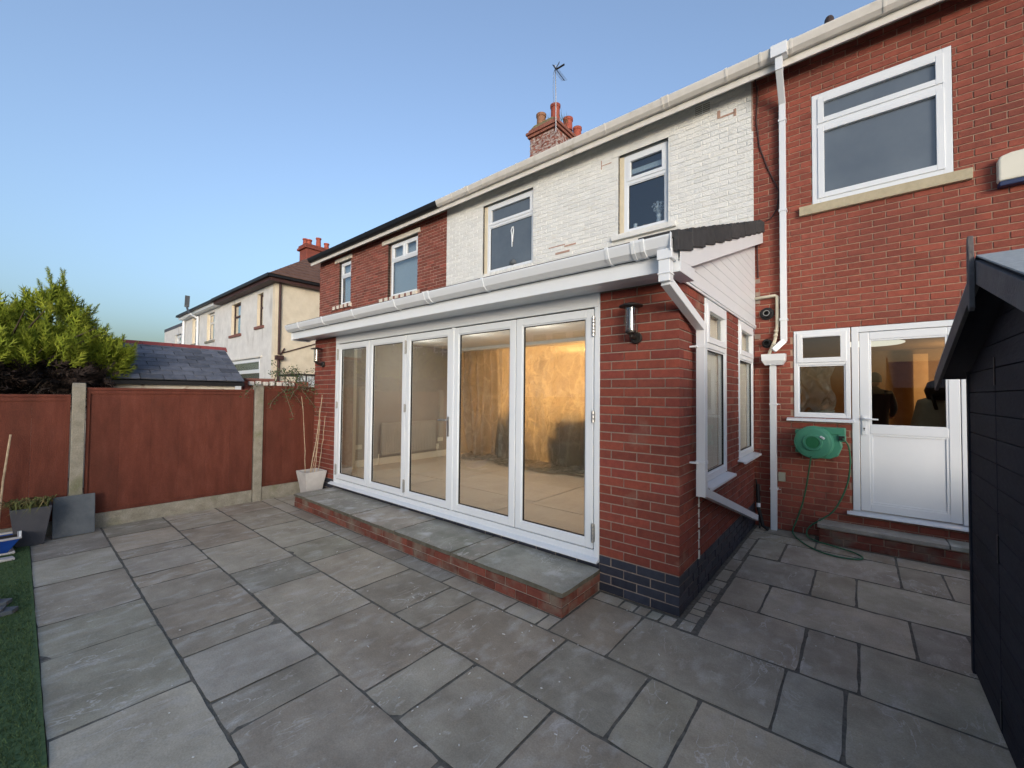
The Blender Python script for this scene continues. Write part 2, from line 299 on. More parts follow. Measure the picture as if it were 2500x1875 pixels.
def sheet_mat():
    mt = bpy.data.materials.new('polythene_sheet'); mt.use_nodes = True; n = mt.node_tree.nodes; l = mt.node_tree.links; n.clear()
    o = n.new('ShaderNodeOutputMaterial'); t = n.new('ShaderNodeBsdfTransparent'); t.inputs[0].default_value = (.85,.85,.85,1)
    tr = n.new('ShaderNodeBsdfTranslucent'); tr.inputs[0].default_value = (.80,.78,.74,1); df = n.new('ShaderNodeBsdfDiffuse'); df.inputs[0].default_value = (.42,.41,.38,1)
    g = n.new('ShaderNodeBsdfGlossy'); g.inputs['Roughness'].default_value = .22; g.inputs[0].default_value = (.8,.8,.8,1)
    m1 = n.new('ShaderNodeMixShader'); m1.inputs[0].default_value = .30; l.new(tr.outputs[0], m1.inputs[1]); l.new(df.outputs[0], m1.inputs[2])
    m2 = n.new('ShaderNodeMixShader'); m2.inputs[0].default_value = .76; l.new(t.outputs[0], m2.inputs[1]); l.new(m1.outputs[0], m2.inputs[2])
    f = n.new('ShaderNodeFresnel'); f.inputs[0].default_value = 1.6
    ge = n.new('ShaderNodeNewGeometry'); nz = n.new('ShaderNodeTexNoise'); nz.inputs['Scale'].default_value = 5; nz.inputs['Detail'].default_value = 7; nz.inputs['Distortion'].default_value = 1.6
    l.new(ge.outputs['Position'], nz.inputs['Vector']); bp = n.new('ShaderNodeBump'); bp.inputs['Strength'].default_value = .9; bp.inputs['Distance'].default_value = .05
    l.new(nz.outputs['Fac'], bp.inputs['Height'])
    for q_ in (tr, df, g): l.new(bp.outputs[0], q_.inputs['Normal'])
    l.new(bp.outputs[0], f.inputs['Normal'])
    n2 = n.new('ShaderNodeTexNoise'); n2.inputs['Scale'].default_value = 1.7; n2.inputs['Detail'].default_value = 6; n2.inputs['Roughness'].default_value = .6; n2.inputs['Distortion'].default_value = 1.2
    l.new(ge.outputs['Position'], n2.inputs['Vector']); mr = n.new('ShaderNodeMapRange'); mr.inputs[1].default_value = .3; mr.inputs[2].default_value = .7; mr.inputs[3].default_value = .60; mr.inputs[4].default_value = .88
    l.new(n2.outputs['Fac'], mr.inputs[0]); cur = mr.outputs[0]
    for sc_, rot, amt in ((1.6, .5, .22), (2.9, -.7, .16)):    # crease lines of crumpled film
        mp = n.new('ShaderNodeMapping'); mp.inputs['Scale'].default_value = (sc_, sc_, sc_*.45); mp.inputs['Rotation'].default_value = (0, rot, 0)
        va = n.new('ShaderNodeVectorMath'); va.operation = 'MULTIPLY_ADD'; va.inputs[1].default_value = (.35, .35, .35); l.new(n2.outputs['Color'], va.inputs[0]); l.new(ge.outputs['Position'], va.inputs[2]); l.new(va.outputs[0], mp.inputs[0])
        vo = n.new('ShaderNodeTexVoronoi'); vo.feature = 'DISTANCE_TO_EDGE'; vo.inputs['Scale'].default_value = 1.0; l.new(mp.outputs[0], vo.inputs['Vector'])
        m_ = n.new('ShaderNodeMapRange'); m_.inputs[1].default_value = 0; m_.inputs[2].default_value = .05; m_.inputs[3].default_value = amt; m_.inputs[4].default_value = 0; l.new(vo.outputs['Distance'], m_.inputs[0])
        ad = n.new('ShaderNodeMath'); ad.operation = 'ADD'; ad.use_clamp = True; l.new(cur, ad.inputs[0]); l.new(m_.outputs[0], ad.inputs[1]); cur = ad.outputs[0]
    l.new(cur, m2.inputs[0])
    m3 = n.new('ShaderNodeMixShader'); l.new(f.outputs[0], m3.inputs[0]); l.new(m2.outputs[0], m3.inputs[1]); l.new(g.outputs[0], m3.inputs[2]); l.new(m3.outputs[0], o.inputs[0])
    return mt
M['sheet'] = sheet_mat()
def emit(name, c, s):
    mt = bpy.data.materials.new(name); mt.use_nodes = True; b = mt.node_tree.nodes['Principled BSDF']
    b.inputs['Base Color'].default_value = (.8,.8,.78,1); b.inputs['Emission Color'].default_value = (*c, 1); b.inputs['Emission Strength'].default_value = s; return mt

# ------------------------------------------------------------------ walls with openings, and bricks
def wall_body(mb, axis, face, t, a0, a1, z0, z1, ops):
    """wall slab with openings. axis 'y': plane y=face, thickness towards +y, spans x. axis 'x': plane x=face, thickness towards -x, spans y"""
    us = sorted(set([a0, a1]+[v for o in ops for v in o[:2] if a0 < v < a1])); zs = sorted(set([z0, z1]+[v for o in ops for v in o[2:] if z0 < v < z1]))
    def filled(i, j):
        if i < 0 or j < 0 or i >= len(us)-1 or j >= len(zs)-1: return False
        u = (us[i]+us[i+1])/2; z = (zs[j]+zs[j+1])/2
        return not any(o[0] < u < o[1] and o[2] < z < o[3] for o in ops)
    def P(u, d, z): return (u, face+d, z) if axis == 'y' else (face-d, u, z)
    for i in range(len(us)-1):
        for j in range(len(zs)-1):
            if not filled(i, j): continue
            u0, u1, q0, q1 = us[i], us[i+1], zs[j], zs[j+1]
            mb.add([P(u0,0,q0),P(u1,0,q0),P(u1,0,q1),P(u0,0,q1)], [(0,1,2,3)])
            mb.add([P(u0,t,q0),P(u1,t,q0),P(u1,t,q1),P(u0,t,q1)], [(3,2,1,0)])
            if not filled(i-1, j): mb.add([P(u0,0,q0),P(u0,0,q1),P(u0,t,q1),P(u0,t,q0)], [(0,1,2,3)])
            if not filled(i+1, j): mb.add([P(u1,0,q0),P(u1,t,q0),P(u1,t,q1),P(u1,0,q1)], [(0,1,2,3)])
            if not filled(i, j-1): mb.add([P(u0,0,q0),P(u0,t,q0),P(u1,t,q0),P(u1,0,q0)], [(0,1,2,3)])
            if not filled(i, j+1): mb.add([P(u0,0,q1),P(u1,0,q1),P(u1,t,q1),P(u0,t,q1)], [(0,1,2,3)])
    return mb
def brick_verts(w, h, d, seed, ch=.003):
    """local: u along X from 0..w, z 0..h, front face at y=0, back y=d"""
    r = random.Random(seed); j = lambda: r.uniform(-.0012, .0012)
    f = [(ch+j(), 0, ch+j()), (w-ch+j(), 0, ch+j()), (w-ch+j(), 0, h-ch+j()), (ch+j(), 0, h-ch+j())]
    e = [(0, ch, 0), (w, ch, 0), (w, ch, h), (0, ch, h)]; b = [(0, d, 0), (w, d, 0), (w, d, h), (0, d, h)]
    fs = [(0,1,2,3)]+[(4+i, 4+(i+1) % 4, (i+1) % 4, i) for i in range(4)]+[(8+i, 8+(i+1) % 4, 4+(i+1) % 4, 4+i) for i in range(4)]
    return f+e+b, fs
_bm = {}
def brick_mesh(w, h, d, mt, var):
    k = (round(w, 3), round(h, 3), round(d, 3), mt.name, var)
    if k not in _bm:
        v, f = brick_verts(w, h, d, hash(k[:3]) % 1000+var); mb = MB(); mb.add(v, f); me = mb.mesh('brick'); me.materials.append(mt); _bm[k] = me
    return _bm[k]
def course_bricks(a0, a1, z0, z1, ops, cw=.225, ch=.075, joint=.010, off=0., first=None, trims=None, bond='stretcher'):
    """list of (u0,u1,z0,z1,course index)"""
    out = []; k = 0; z = z0
    while z+ch*.6 < z1:
        zz0 = z+joint/2; zz1 = min(z+ch-joint/2, z1)
        lo, hi = a0, a1
        if trims: lo, hi = trims(k, a0, a1)
        o = (off if k % 2 == 0 else off+cw/2)
        segs = []; u = math.floor((lo-o)/cw)*cw+o
        while u < hi:
            s0 = max(u+joint/2, lo); s1 = min(u+cw-joint/2, hi)
            if u <= lo: s0 = lo
            if u+cw >= hi-1e-6: s1 = hi
            if s1-s0 > .03: segs.append((s0, s1))
            u += cw
        for s0, s1 in segs:
            pieces = [(s0, s1, zz0, zz1)]
            for (p0, p1, q0, q1) in ops:
                nw = []
                for (a, b, c, d) in pieces:
                    if b <= p0 or a >= p1 or d <= q0+.004 or c >= q1-.004: nw.append((a, b, c, d)); continue
                    if q0 > c+.02 and q0 < d: nw.append((a, b, c, q0)); 
                    elif q1 < d-.02 and q1 > c: nw.append((a, b, q1, d))
                    if a < p0: nw.append((a, p0, c, d))
                    if b > p1: nw.append((p1, b, c, d))
                pieces = nw
            for (a, b, c, d) in pieces:
                if b-a > .025 and d-c > .015: out.append((a, b, c, d, k))
        z += ch; k += 1
    return out
def lay_bricks(parent, jobs, limit=300, name='brick', proud=.0015, minpx=9.):
    """jobs: (axis, face, depth, material, list of bricks). Largest in view become parts, the rest one stuff part per material"""
    allb = []
    for (axis, face, dep, mt, bl) in jobs:
        for (a, b, c, d, k) in bl:
            cen = ((a+b)/2, face, (c+d)/2) if axis == 'y' else (face, (a+b)/2, (c+d)/2)
            p = px_of(cen); size = 0
            if p and -30 < p[0] < 2530 and -20 < p[1] < 1895:
                e0 = (a, face, c) if axis == 'y' else (face, a, c); e1 = (b, face, d) if axis == 'y' else (face, b, d)
                q0 = px_of(e0); q1 = px_of(e1)
                if q0 and q1: size = abs(q1[0]-q0[0])+abs(q1[1]-q0[1])
            allb.append((size, axis, face, dep, mt, a, b, c, d))
    allb.sort(key=lambda t: -t[0]); rest = {}
    for i, (size, axis, face, dep, mt, a, b, c, d) in enumerate(allb):
        pr = R.uniform(-proud, proud)
        if i < limit and size > minpx:
            wq = round((b-a)/.005)*.005; me = brick_mesh(wq if abs(wq-(b-a)) < .003 else (b-a), d-c, dep, mt, R.randrange(3))
            if axis == 'y': part(me, name, parent, (a, face+pr, c), (R.uniform(-.006, .006), 0, R.uniform(-.004, .004)))
            else: part(me, name, parent, (face+pr, a, c), (0, R.uniform(-.006, .006), math.pi/2+R.uniform(-.004, .004)))
        else:
            v, f = brick_verts(b-a, d-c, dep, i % 50); mb = rest.setdefault(mt.name, (MB(), mt))[0]
            if axis == 'y': mb.add([(a+x, face+pr+y, c+z) for x, y, z in v], f)
            else: mb.add([(face+pr-y, a+x, c+z) for x, y, z in v], f)
    for nm, (mb, mt) in rest.items(): mb.build(name, mt, parent, kind='stuff')

# ------------------------------------------------------------------ windows
def frame_bars(mb, axis, face, dep, a0, a1, z0, z1, w):
    """rectangular frame ring; proud side at 'face', depth dep inwards, mitre-less butt joints"""
    def bx(u0, u1, q0, q1):
        if axis == 'y': mb.box(u0, u1, face, face+dep, q0, q1)
        else: mb.box(face-dep, face, u0, u1, q0, q1)
    bx(a0, a0+w, z0, z1); bx(a1-w, a1, z0, z1); bx(a0+w, a1-w, z0, z0+w); bx(a0+w, a1-w, z1-w, z1)
    return mb
def pane_quad(axis, face, a0, a1, z0, z1, t=.006):
    mb = MB()
    if axis == 'y': mb.box(a0, a1, face, face+t, z0, z1)
    else: mb.box(face-t, face, a0, a1, z0, z1)
    return mb
def window(parent, axis, face, a0, a1, z0, z1, trans=None, fw=.055, sash=.045, frame='upvc', pane='glass_dark', top_sash=True, low_sash=False, mull=None, name='window', outer_dep=.06):
    """window = frame (part), panes and sashes are its children. face = outer face of the frame"""
    mb = MB(); frame_bars(mb, axis, face, outer_dep, a0, a1, z0, z1, fw)
    sgn = 1 if axis == 'y' else -1
    def bx(m, u0, u1, q0, q1, f0, f1):
        if axis == 'y': m.box(u0, u1, f0, f1, q0, q1)
        else: m.box(f0, f1, u0, u1, q0, q1)
    if trans: bx(mb, a0+fw, a1-fw, trans-fw/2, trans+fw/2, face, face+sgn*outer_dep)
    if mull:   # mullion in the top light
        bx(mb, mull-fw/2, mull+fw/2, trans+fw/2, z1-fw, face, face+sgn*outer_dep)
    wo_ = mb.build(name, M[frame], parent, bevel=.004)
    lights = []
    if trans:
        lights.append((a0+fw, a1-fw, z0+fw, trans-fw/2, low_sash))
        if mull: lights += [(a0+fw, mull-fw/2, trans+fw/2, z1-fw, top_sash), (mull+fw/2, a1-fw, trans+fw/2, z1-fw, top_sash)]
        else: lights.append((a0+fw, a1-fw, trans+fw/2, z1-fw, top_sash))
    else: lights.append((a0+fw, a1-fw, z0+fw, z1-fw, low_sash))
    for (u0, u1, q0, q1, s) in lights:
        if s:
            sm = MB(); frame_bars(sm, axis, face-sgn*.012, .05, u0-.012, u1+.012, q0-.012, q1+.012, sash+.012)
            sm.build('sash', M[frame], wo_, bevel=.004)
            u0 += sash; u1 -= sash; q0 += sash; q1 -= sash
        else:
            bd = MB(); frame_bars(bd, axis, face+sgn*.012, .02, u0, u1, q0, q1, .014); bd.build('glazing_bead', M[frame], wo_)
            gk = MB(); frame_bars(gk, axis, face+sgn*.016, .016, u0+.014, u1-.014, q0+.014, q1-.014, .004); gk.build('gasket', M['gasket'], wo_)
            u0 += .012; u1 -= .012; q0 += .012; q1 -= .012
        pane_quad(axis, face+sgn*.028, u0, u1, q0, q1).build('pane', M[pane], wo_)
    return wo_
W = 2.974
def room_box(mb, x0, x1, y0, y1, z0, z1, front=True):
    """inward facing box, open at y0 side"""
    mb.add([(x0,y0,z0),(x1,y0,z0),(x1,y1,z0),(x0,y1,z0),(x0,y0,z1),(x1,y0,z1),(x1,y1,z1),(x0,y1,z1)],
           [(0,1,2,3),(7,6,5,4),(1,5,6,2),(2,6,7,3),(3,7,4,0)])
    return mb

# ================================================================== GROUND
g = MB(); g.box(-400, 400, -400, 400, -.10, -.055); tag(g.build('ground', M['dirt']), kind='structure')
patio = MB(); patio.box(-6.12, 3.4, -3.098, 2.99, -.05, -.0045)
patio.box(-1.72, 3.4, -4.6, -3.10, -.05, -.0047)
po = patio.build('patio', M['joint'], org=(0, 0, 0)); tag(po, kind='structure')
lawn = MB(); lawn.box(-6.05, -1.725, -9.9, -3.102, -.045, .006); lawn.box(-1.725, 4.0, -9.9, -4.62, -.045, .006)
lo = lawn.build('lawn', M['turf']); tag(lo, kind='structure')
def slab(parent, x0, x1, y0, y1, z=0., th=.03, mt='paving', gap=.012, name='paving_slab', rough=.0035):
    r = random.Random(int((x0*131+y0*977)*100)); g0 = gap/2
    x0 += g0+r.uniform(0, .004); x1 -= g0+r.uniform(0, .004); y0 += g0+r.uniform(0, .004); y1 -= g0+r.uniform(0, .004)
    nx = max(3, min(16, int((x1-x0)/.055))); ny = max(3, min(16, int((y1-y0)/.055)))
    tx = r.uniform(-.003, .003); ty = r.uniform(-.003, .003); sd_ = r.uniform(0, 50); vs = []; fs = []
    for j in range(ny+1):
        for i in range(nx+1):
            u = i/nx; v = j/ny; x = x0+(x1-x0)*u; y = y0+(y1-y0)*v
            ed = min(i, nx-i) == 0 or min(j, ny-j) == 0
            ex = noise.noise(Vector((x*9, y*9, sd_)))*.005 if ed else 0
            if i in (0, nx): x += ex
            if j in (0, ny): y += ex
            if (i in (0, nx)) and (j in (0, ny)) and x1-x0 > .2 and y1-y0 > .2: x += (.004 if i == 0 else -.004); y += (.004 if j == 0 else -.004)
            h = rough*noise.noise(Vector((x*4, y*4, sd_)))+rough*.5*noise.noise(Vector((x*13, y*13, sd_)))+tx*(u-.5)+ty*(v-.5)-(.0012 if ed else 0)
            vs.append((x, y, z+h))
    n1 = nx+1
    for j in range(ny):
        for i in range(nx): fs.append((j*n1+i, j*n1+i+1, (j+1)*n1+i+1, (j+1)*n1+i))
    loop = [i for i in range(n1)]+[j*n1+nx for j in range(1, ny+1)]+[ny*n1+i for i in range(nx-1, -1, -1)]+[j*n1 for j in range(ny-1, 0, -1)]
    b = len(vs)
    for k in loop: vs.append(vs[k])
    for k in loop: vs.append((vs[k][0], vs[k][1], z-th))
    L_ = len(loop)
    for q in range(L_): fs.append((b+(q+1) % L_, b+q, b+L_+q, b+L_+(q+1) % L_))
    mb = MB(); mb.add(vs, fs); o = mb.build(name, M[mt], parent)
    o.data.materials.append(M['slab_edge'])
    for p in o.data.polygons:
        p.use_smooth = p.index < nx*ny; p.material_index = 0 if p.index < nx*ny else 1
    return o
rows = [
 (-3.105,-2.535,[-6.04,-5.105,-4.28,-3.375,-2.80,-1.92,-1.1,-.2,.4,1.0,1.9,2.8]),
 (-2.535,-1.953,[-6.04,-5.48,-4.82,-4.53,-3.93,-3.62,-3.09,-2.50,-2.205,-1.62,-1.32,-.42,.2,1.1,1.7,2.6]),
 (-1.953,-1.368,[-6.04,-5.77,-5.18,-4.27,-3.37,-2.81,-1.94,-1.08,-.78,-.205,.66,1.26,1.85,2.7]),
 (-1.368,-.785,[-6.04,-5.45,-4.585,-3.69,-3.10,-2.235,-1.66,-1.35,-.49,.085,.365,1.2,1.8,2.7]),
 (-.785,-.592,[-6.04,-5.05,-4.29,-3.4,-2.526,-1.80,-1.066,-.767,-.655]),
 (-.785,-.165,[-.208,.69,.975,1.62,2.2,2.8]),
 (-.165,.47,[.16,.745,1.03,1.75,2.3,2.9]),
 (.47,1.08,[.15,.44,1.32,1.615,2.2,2.9]),
 (1.08,1.755,[.14,.715,1.015,1.92,2.6]),
 (1.755,2.41,[.13,.41,1.32,1.63,2.3,2.9]),
 (2.41,2.70,[.10,.66,1.32,2.0,2.9]),
 (2.70,2.965,[.10,.64]),
 (-3.70,-3.105,[-1.71,-.9,-.3,.6,1.2,2.1,3.0]),
 (-4.58,-3.70,[-1.71,-1.1,-.3,.6,1.2,2.1,3.0]),
]
for y0, y1, xs in rows:
    for a, b in zip(xs, xs[1:]): slab(po, a, b, y0, y1)
slab(po, -.655, -.208, -.785, -.155); slab(po, -6.04, -5.30, -.592, -.30); slab(po, -6.04, -5.30, -.30, -.02)
slab(po, -.655, -.42, -.155, -.015)
for a, b in ((-.42,-.30),(-.30,-.20),(-.20,-.105),(-.105,.0)): slab(po, a, b, -.155, -.02, name='sett', rough=.002)
y = -.15
for h in [.15,.12,.10,.13,.11,.14,.13,.16,.30,.34,.42,.40,.33,.28]:
    slab(po, .022, .135+R.uniform(-.012, .012), y, min(y+h, 2.95), name='sett', rough=.002); y += h
# turf blades
tb = MB()
for i in range(26000):
    x = R.uniform(-6.0, -1.73); y = -3.118-abs(R.gauss(0, .5)); 
    if x < -4.5 and R.random() < .5: continue
    h = R.uniform(.012, .026); a = R.uniform(0, 6.28); dx = math.cos(a)*.0025; dy = math.sin(a)*.0025; lx = R.uniform(-.014, .014); ly = R.uniform(-.014, .014)
    tb.add([(x-dx, y-dy, .005), (x+dx, y+dy, .005), (x+lx, y+ly, .005+h)], [(0, 1, 2)])
tag(tb.build('turf', M['turf'], org=(-3, -3.5, 0)), 'short dark green artificial turf at the lower left of the patio', 'turf', kind='stuff')
# loose chips and twigs scattered on the paving
ch = MB()
for i in range(150):
    x = R.uniform(-3.2, 1.3) if i % 3 else R.uniform(-1.8, -.2); y = R.uniform(-2.7, 1.2) if i % 3 else R.uniform(-2.1, -.8)
    if -5.3 < x < -.64 and y > -.6: continue
    if -.7 < x < .02 and y > -.05: continue
    if x > 1.5: continue
    s = R.uniform(.002, .0055); l_ = s*R.choice([.6, .8, 1, 2]); a = R.uniform(0, 3.14)
    ch.beam((x, y, .006), (x+math.cos(a)*l_*2, y+math.sin(a)*l_*2, .006), s, s*.7)
tag(ch.build('plaster_chips', M['white_brick'], org=(-.5, -1.5, 0)), 'tiny white plaster chips scattered over the paving near the step', 'debris', kind='stuff')
tw = MB(); tw.tube([(-1.03,-2.71,.008),(-1.0,-2.66,.010),(-.985,-2.60,.008)], .004, 5)

# ================================================================== REAR EXTENSION
ext = thing('rear_extension', (0, 0, 0), 'single storey red brick extension with white five leaf folding doors and lean-to roof', 'extension')
ZT = 2.56
wb = MB()
wall_body(wb, 'y', .008, .29, -.672, -.008, 0, ZT, [])
wb_l = MB(); wall_body(wb_l, 'y', .008, .29, -6.02, -5.30, 0, ZT, []); wb_l.build('wall', M['mortar'], ext)
SW = [(.68, 1.46, .87, 2.545), (2.02, 2.87, .95, 2.545)]
wall_body(wb, 'x', -.008, .29, .298, 2.97, 0, ZT, SW)
wb.build('wall', M['mortar'], ext)
nb_ = MB(); nb_.box(-5.30, -.672, .02, .26, -.04, .225); nb_.build('wall_base', M['mortar'], ext)
jobs = []
def tr_r(k, a0, a1): return (a0, a1) if k % 2 == 0 else (a0, a1-.1125)
def tr_side(k, a0, a1): return (a0+.1125, a1) if k % 2 == 0 else (a0, a1)
def split(bl, zc): return [b for b in bl if b[2] < zc], [b for b in bl if b[2] >= zc]
bl = course_bricks(-.668, 0, 0, ZT, [], off=0, trims=tr_r); lo_, hi_ = split(bl, .295)
jobs += [('y', 0, .1025, M['blue_brick'], lo_), ('y', 0, .1025, M['brick'], hi_)]
bl = course_bricks(-6.02, -5.305, 0, ZT, [], off=-6.02+.1125, trims=lambda k, a, b: (a, b)); lo_, hi_ = split(bl, .295)
jobs += [('y', 0, .1025, M['blue_brick'], lo_), ('y', 0, .1025, M['brick'], hi_)]
bl = course_bricks(0, 2.97, 0, ZT, SW, off=.1125, trims=tr_side); 
# a white mortar filled movement joint runs down the side wall behind the downpipe
bl2 = []
for (a, b, c, d, k) in bl:
    if a < .485 < b and b > .50 and a < .47: bl2 += [(a, .478, c, d, k), (.494, b, c, d, k)]
    else: bl2.append((a, b, c, d, k))
lo_, hi_ = split(bl2, .295)
jobs += [('x', 0, .1025, M['blue_brick'], lo_), ('x', 0, .1025, M['brick'], hi_)]
bl = course_bricks(-5.30, -.672, 0, .225, [], off=0)
jobs += [('y', .012, .1, M['blue_brick'], bl)]
lay_bricks(ext, jobs, 300)
mj = MB()
for i in range(26):
    z = .3+i*.085+R.uniform(-.01, .01)
    if z > 2.1: break
    mj.box(-.004, .0035+R.uniform(0, .004), .478-R.uniform(0,.004), .494+R.uniform(0, .006), z, z+.07)
mj.build('joint_filler', M['white_mortar'], ext)
# ---- folding doors
XL, XR, ZB, ZH = -5.30, -.672, .25, 2.545
df = MB()
df.box(XL, XL+.075, -.004, .07, ZB, 2.435); df.box(XR-.05, XR, -.004, .07, ZB, 2.435); df.box(XL, XR, -.006, .07, 2.435, 2.56)
df.box(XL+.075, XR-.05, 0, .07, ZB, .325)
df.build('door_frame', M['alu'], ext, bevel=.004)
ds = MB(); ds.prism([(-.055, .235), (.06, .235), (.06, .262), (-.004, .268), (-.055, .25)], 'x', XL-.08, XR+.004); ds.build('door_sill', M['alu'], ext, bevel=.003)
gp = MB(); gp.box(XL+.075, XR-.05, .02, .06, .325, 2.435)
edges = [-5.222, -4.335, -3.452, -2.565, -1.608, -.726]
gx = MB()
for e_ in edges: gx.box(e_-.006, e_+.006, .022, .05, .33, 2.43)
gx.box(-5.222, -.726, .022, .05, .326, .334); gx.box(-5.222, -.726, .022, .05, 2.424, 2.434)
gx.build('door_seal', M['gasket'], ext)
mbm = MB(); mbm.box(-2.567, -2.532, -.014, .05, .33, 2.43); mbm.build('meeting_stile', M['alu'], ext, bevel=.003)
for i in range(5):
    a, b = edges[i]+.0065, edges[i+1]-.0065
    if i == 3: a = -2.531
    f = MB(); frame_bars(f, 'y', -.004, .055, a, b, .335, 2.422, .072)
    leaf = f.build('door_leaf', M['alu'], ext, bevel=.004)
    bd = MB(); frame_bars(bd, 'y', .005, .02, a+.072, b-.072, .407, 2.35, .012); bd.build('glazing_bead', M['alu'], leaf, bevel=.002)
    gk = MB(); frame_bars(gk, 'y', .011, .02, a+.084, b-.084, .419, 2.338, .006); gk.build('gasket', M['gasket'], leaf)
    pane_quad('y', .02, a+.085, b-.085, .42, 2.337).build('pane', M['glass'], leaf)
def hinge(x, z, h, parent):
    mb = MB(); n = int(h/.03)
    for k in range(n): mb.lathe([(.009, z+k*h/n+.002), (.011, z+k*h/n+.005), (.011, z+(k+1)*h/n-.005), (.009, z+(k+1)*h/n-.002)], (x, -.016, 0), 10)
    mb.box(x-.018, x+.018, -.010, -.004, z+.01, z+h-.01)
    mb.build('hinge', M['steel'], parent, smooth=False)
for x in (edges[5], edges[2], edges[0]):
    for z, h in ((2.175, .18), (1.42, .11), (.39, .17)): hinge(x, z, h, ext)
hd = MB(); hd.box(-2.625, -2.597, -.016, -.004, 1.17, 1.40); hd.tube([(-2.611, -.014, 1.36), (-2.611, -.055, 1.36), (-2.64, -.062, 1.36), (-2.735, -.06, 1.358)], .010, 8); hd.build('door_handle', M['steel'], ext, bevel=.003)
# ---- eaves
ea = MB(); ea.box(-6.206, .03, -.30, -.282, 2.545, 2.70); ea.build('fascia', M['upvc'], ext, bevel=.003)
sf = MB()
for k in range(3): sf.box(-6.206, .0, -.28+k*.0935, -.28+(k+1)*.0935-.003, 2.556, 2.566)
sf.box(-6.2, 0, -.28, 0, 2.568, 2.576); sf.build('soffit', M['upvc'], ext)
be = MB(); be.box(.001, .105, -.30, .03, 2.53, 2.62); be.box(.001, .105, -.30, -.06, 2.62, 2.72); be2 = MB(); be2.box(-6.225,-6.207,-.31,.0,2.53,2.73); be2.build('eaves_box', M['upvc'], ext, bevel=.003); be.build('eaves_box', M['upvc'], ext, bevel=.003)
def roofz(y): return 2.78+.353*(y+.36)      # underside of tiles
bb = MB(); bb.prism([(-.02, 2.63), (W-.004, 3.672), (W-.004, 3.812), (-.30, 2.672), (-.30, 2.60)], 'x', .088, .106); bb.build('bargeboard', M['upvc'], ext, bevel=.003)
bu = MB(); bu.prism([(-.0, 2.642), (W-.01, 3.68), (W-.01, 3.70), (0, 2.66)], 'x', .002, .087); bu.build('barge_soffit', M['upvc'], ext)
z = 2.60; k = 0
clb = MB()
while z < 3.68:
    # horizontal boards clipped below the bargeboard
    ylo = max(.03, (z-2.66)/.353+.02); z1 = z+.097; yhi = max(.03, (z1-2.66)/.353+.02)
    if ylo < W-.03:
        mb = MB(); y1 = min(yhi, W-.012)
        mb.prism([(ylo, z), (W-.010, z), (W-.010, min(z1, 3.69)), (y1, min(z1, 3.69))], 'x', .002, .014)
        mb.build('cladding_board', M['upvc'], ext, bevel=.002)
        clb.prism([(ylo, z-.0035), (W-.010, z-.0035), (W-.010, z), (ylo, z)], 'x', .001, .005)
    z += .10
clb.build('cladding_joint', M['gasket'], ext)
ct = MB(); ct.box(.001, .026, .10, W-.01, 2.568, 2.598); ct.box(.001, .018, .10, W-.01, 2.548, 2.567); ct.build('cladding_trim', M['upvc'], ext, bevel=.003)
rf = MB(); rf.prism([(-.38, 2.755), (W, 3.925), (W, 3.80), (-.30, 2.66)], 'x', -6.21, .079); rf.build('roof', M['tile'], ext)
for k in range(11):           # verge tiles
    y0 = -.40+k*.3065; y1 = y0+.335; mb = MB()
    zb0 = roofz(y0)-.045; zb1 = roofz(y1)-.045
    mb.prism([(y0, zb0-.075), (y1, zb1-.105), (y1, zb1+.030), (y0+.012, zb0+.072), (y0, zb0+.066)], 'x', .094, .124+.004*(k % 2)) if y1 < W+.2 else None
    mb.prism([(y0, zb0+.012), (y1, zb1+.0), (y1, zb1+.034), (y0, zb0+.070)], 'x', -.16, .0935)
    mb.build('roof_tile', M['tile'], ext, bevel=.004)
# tile nibs along the eaves
for k in range(20):
    x0 = -6.2+k*.302; mb = MB(); mb.prism([(-.40, 2.742), (-.05, 2.866), (-.05, 2.90), (-.40, 2.778)], 'x', x0, x0+.297)
    if x0+.297 < -.165: mb.build('roof_tile', M['tile'], ext, bevel=.003)
def gutter(parent, x0, x1, yb, zt, mt, dep=.115, h=.10, brk=(), un=(), name='gutter'):
    """profile: yb = back (towards the wall), front at yb-dep"""
    pr = [(yb, zt-.004), (yb, zt-h), (yb-dep*.45, zt-h-.004), (yb-dep*.8, zt-h*.72), (yb-dep*.93, zt-h*.35), (yb-dep, zt-h*.12), (yb-dep, zt), (yb-dep+.008, zt), (yb-dep+.010, zt-h*.12), (yb-dep*.5, zt-h+.012), (yb-.008, zt-h*.6), (yb-.006, zt-.004)]
    mb = MB(); mb.prism(pr, 'x', x0, x1); g_ = mb.build(name, mt, parent)
    for p in g_.data.polygons: p.use_smooth = False
    def ring(xa, xb, g0):
        q = MB(); q.prism([(yb, zt+.004), (yb, zt-h-g0), (yb-dep*.45, zt-h-g0-.004), (yb-dep*.8-g0, zt-h*.72-g0), (yb-dep*.93-g0, zt-h*.35), (yb-dep-g0, zt-h*.12), (yb-dep-g0, zt+.006), (yb-dep+.008, zt+.006)], 'x', xa, xb)
        return q
    for x in brk: ring(x-.014, x+.014, .006).build('gutter_bracket', mt, g_, bevel=.002)
    for x in un:
        ring(x-.05, x-.022, .008).build('gutter_union', mt, g_, bevel=.002); ring(x+.022, x+.05, .008).build('gutter_union', mt, g_, bevel=.002); ring(x-.021, x+.021, .004).build('gutter_union', mt, g_)
    return g_
gt = gutter(ext, -6.23, .075, -.302, 2.765, M['upvc'], brk=[-5.75, -4.95, -4.1, -3.15, -1.70, -.40], un=[-2.55, -.16])
cp_ = MB(); cp_.box(.075, .081, -.425, -.30, 2.655, 2.775); cp_.build('gutter_stop_end', M['upvc'], gt, bevel=.003)
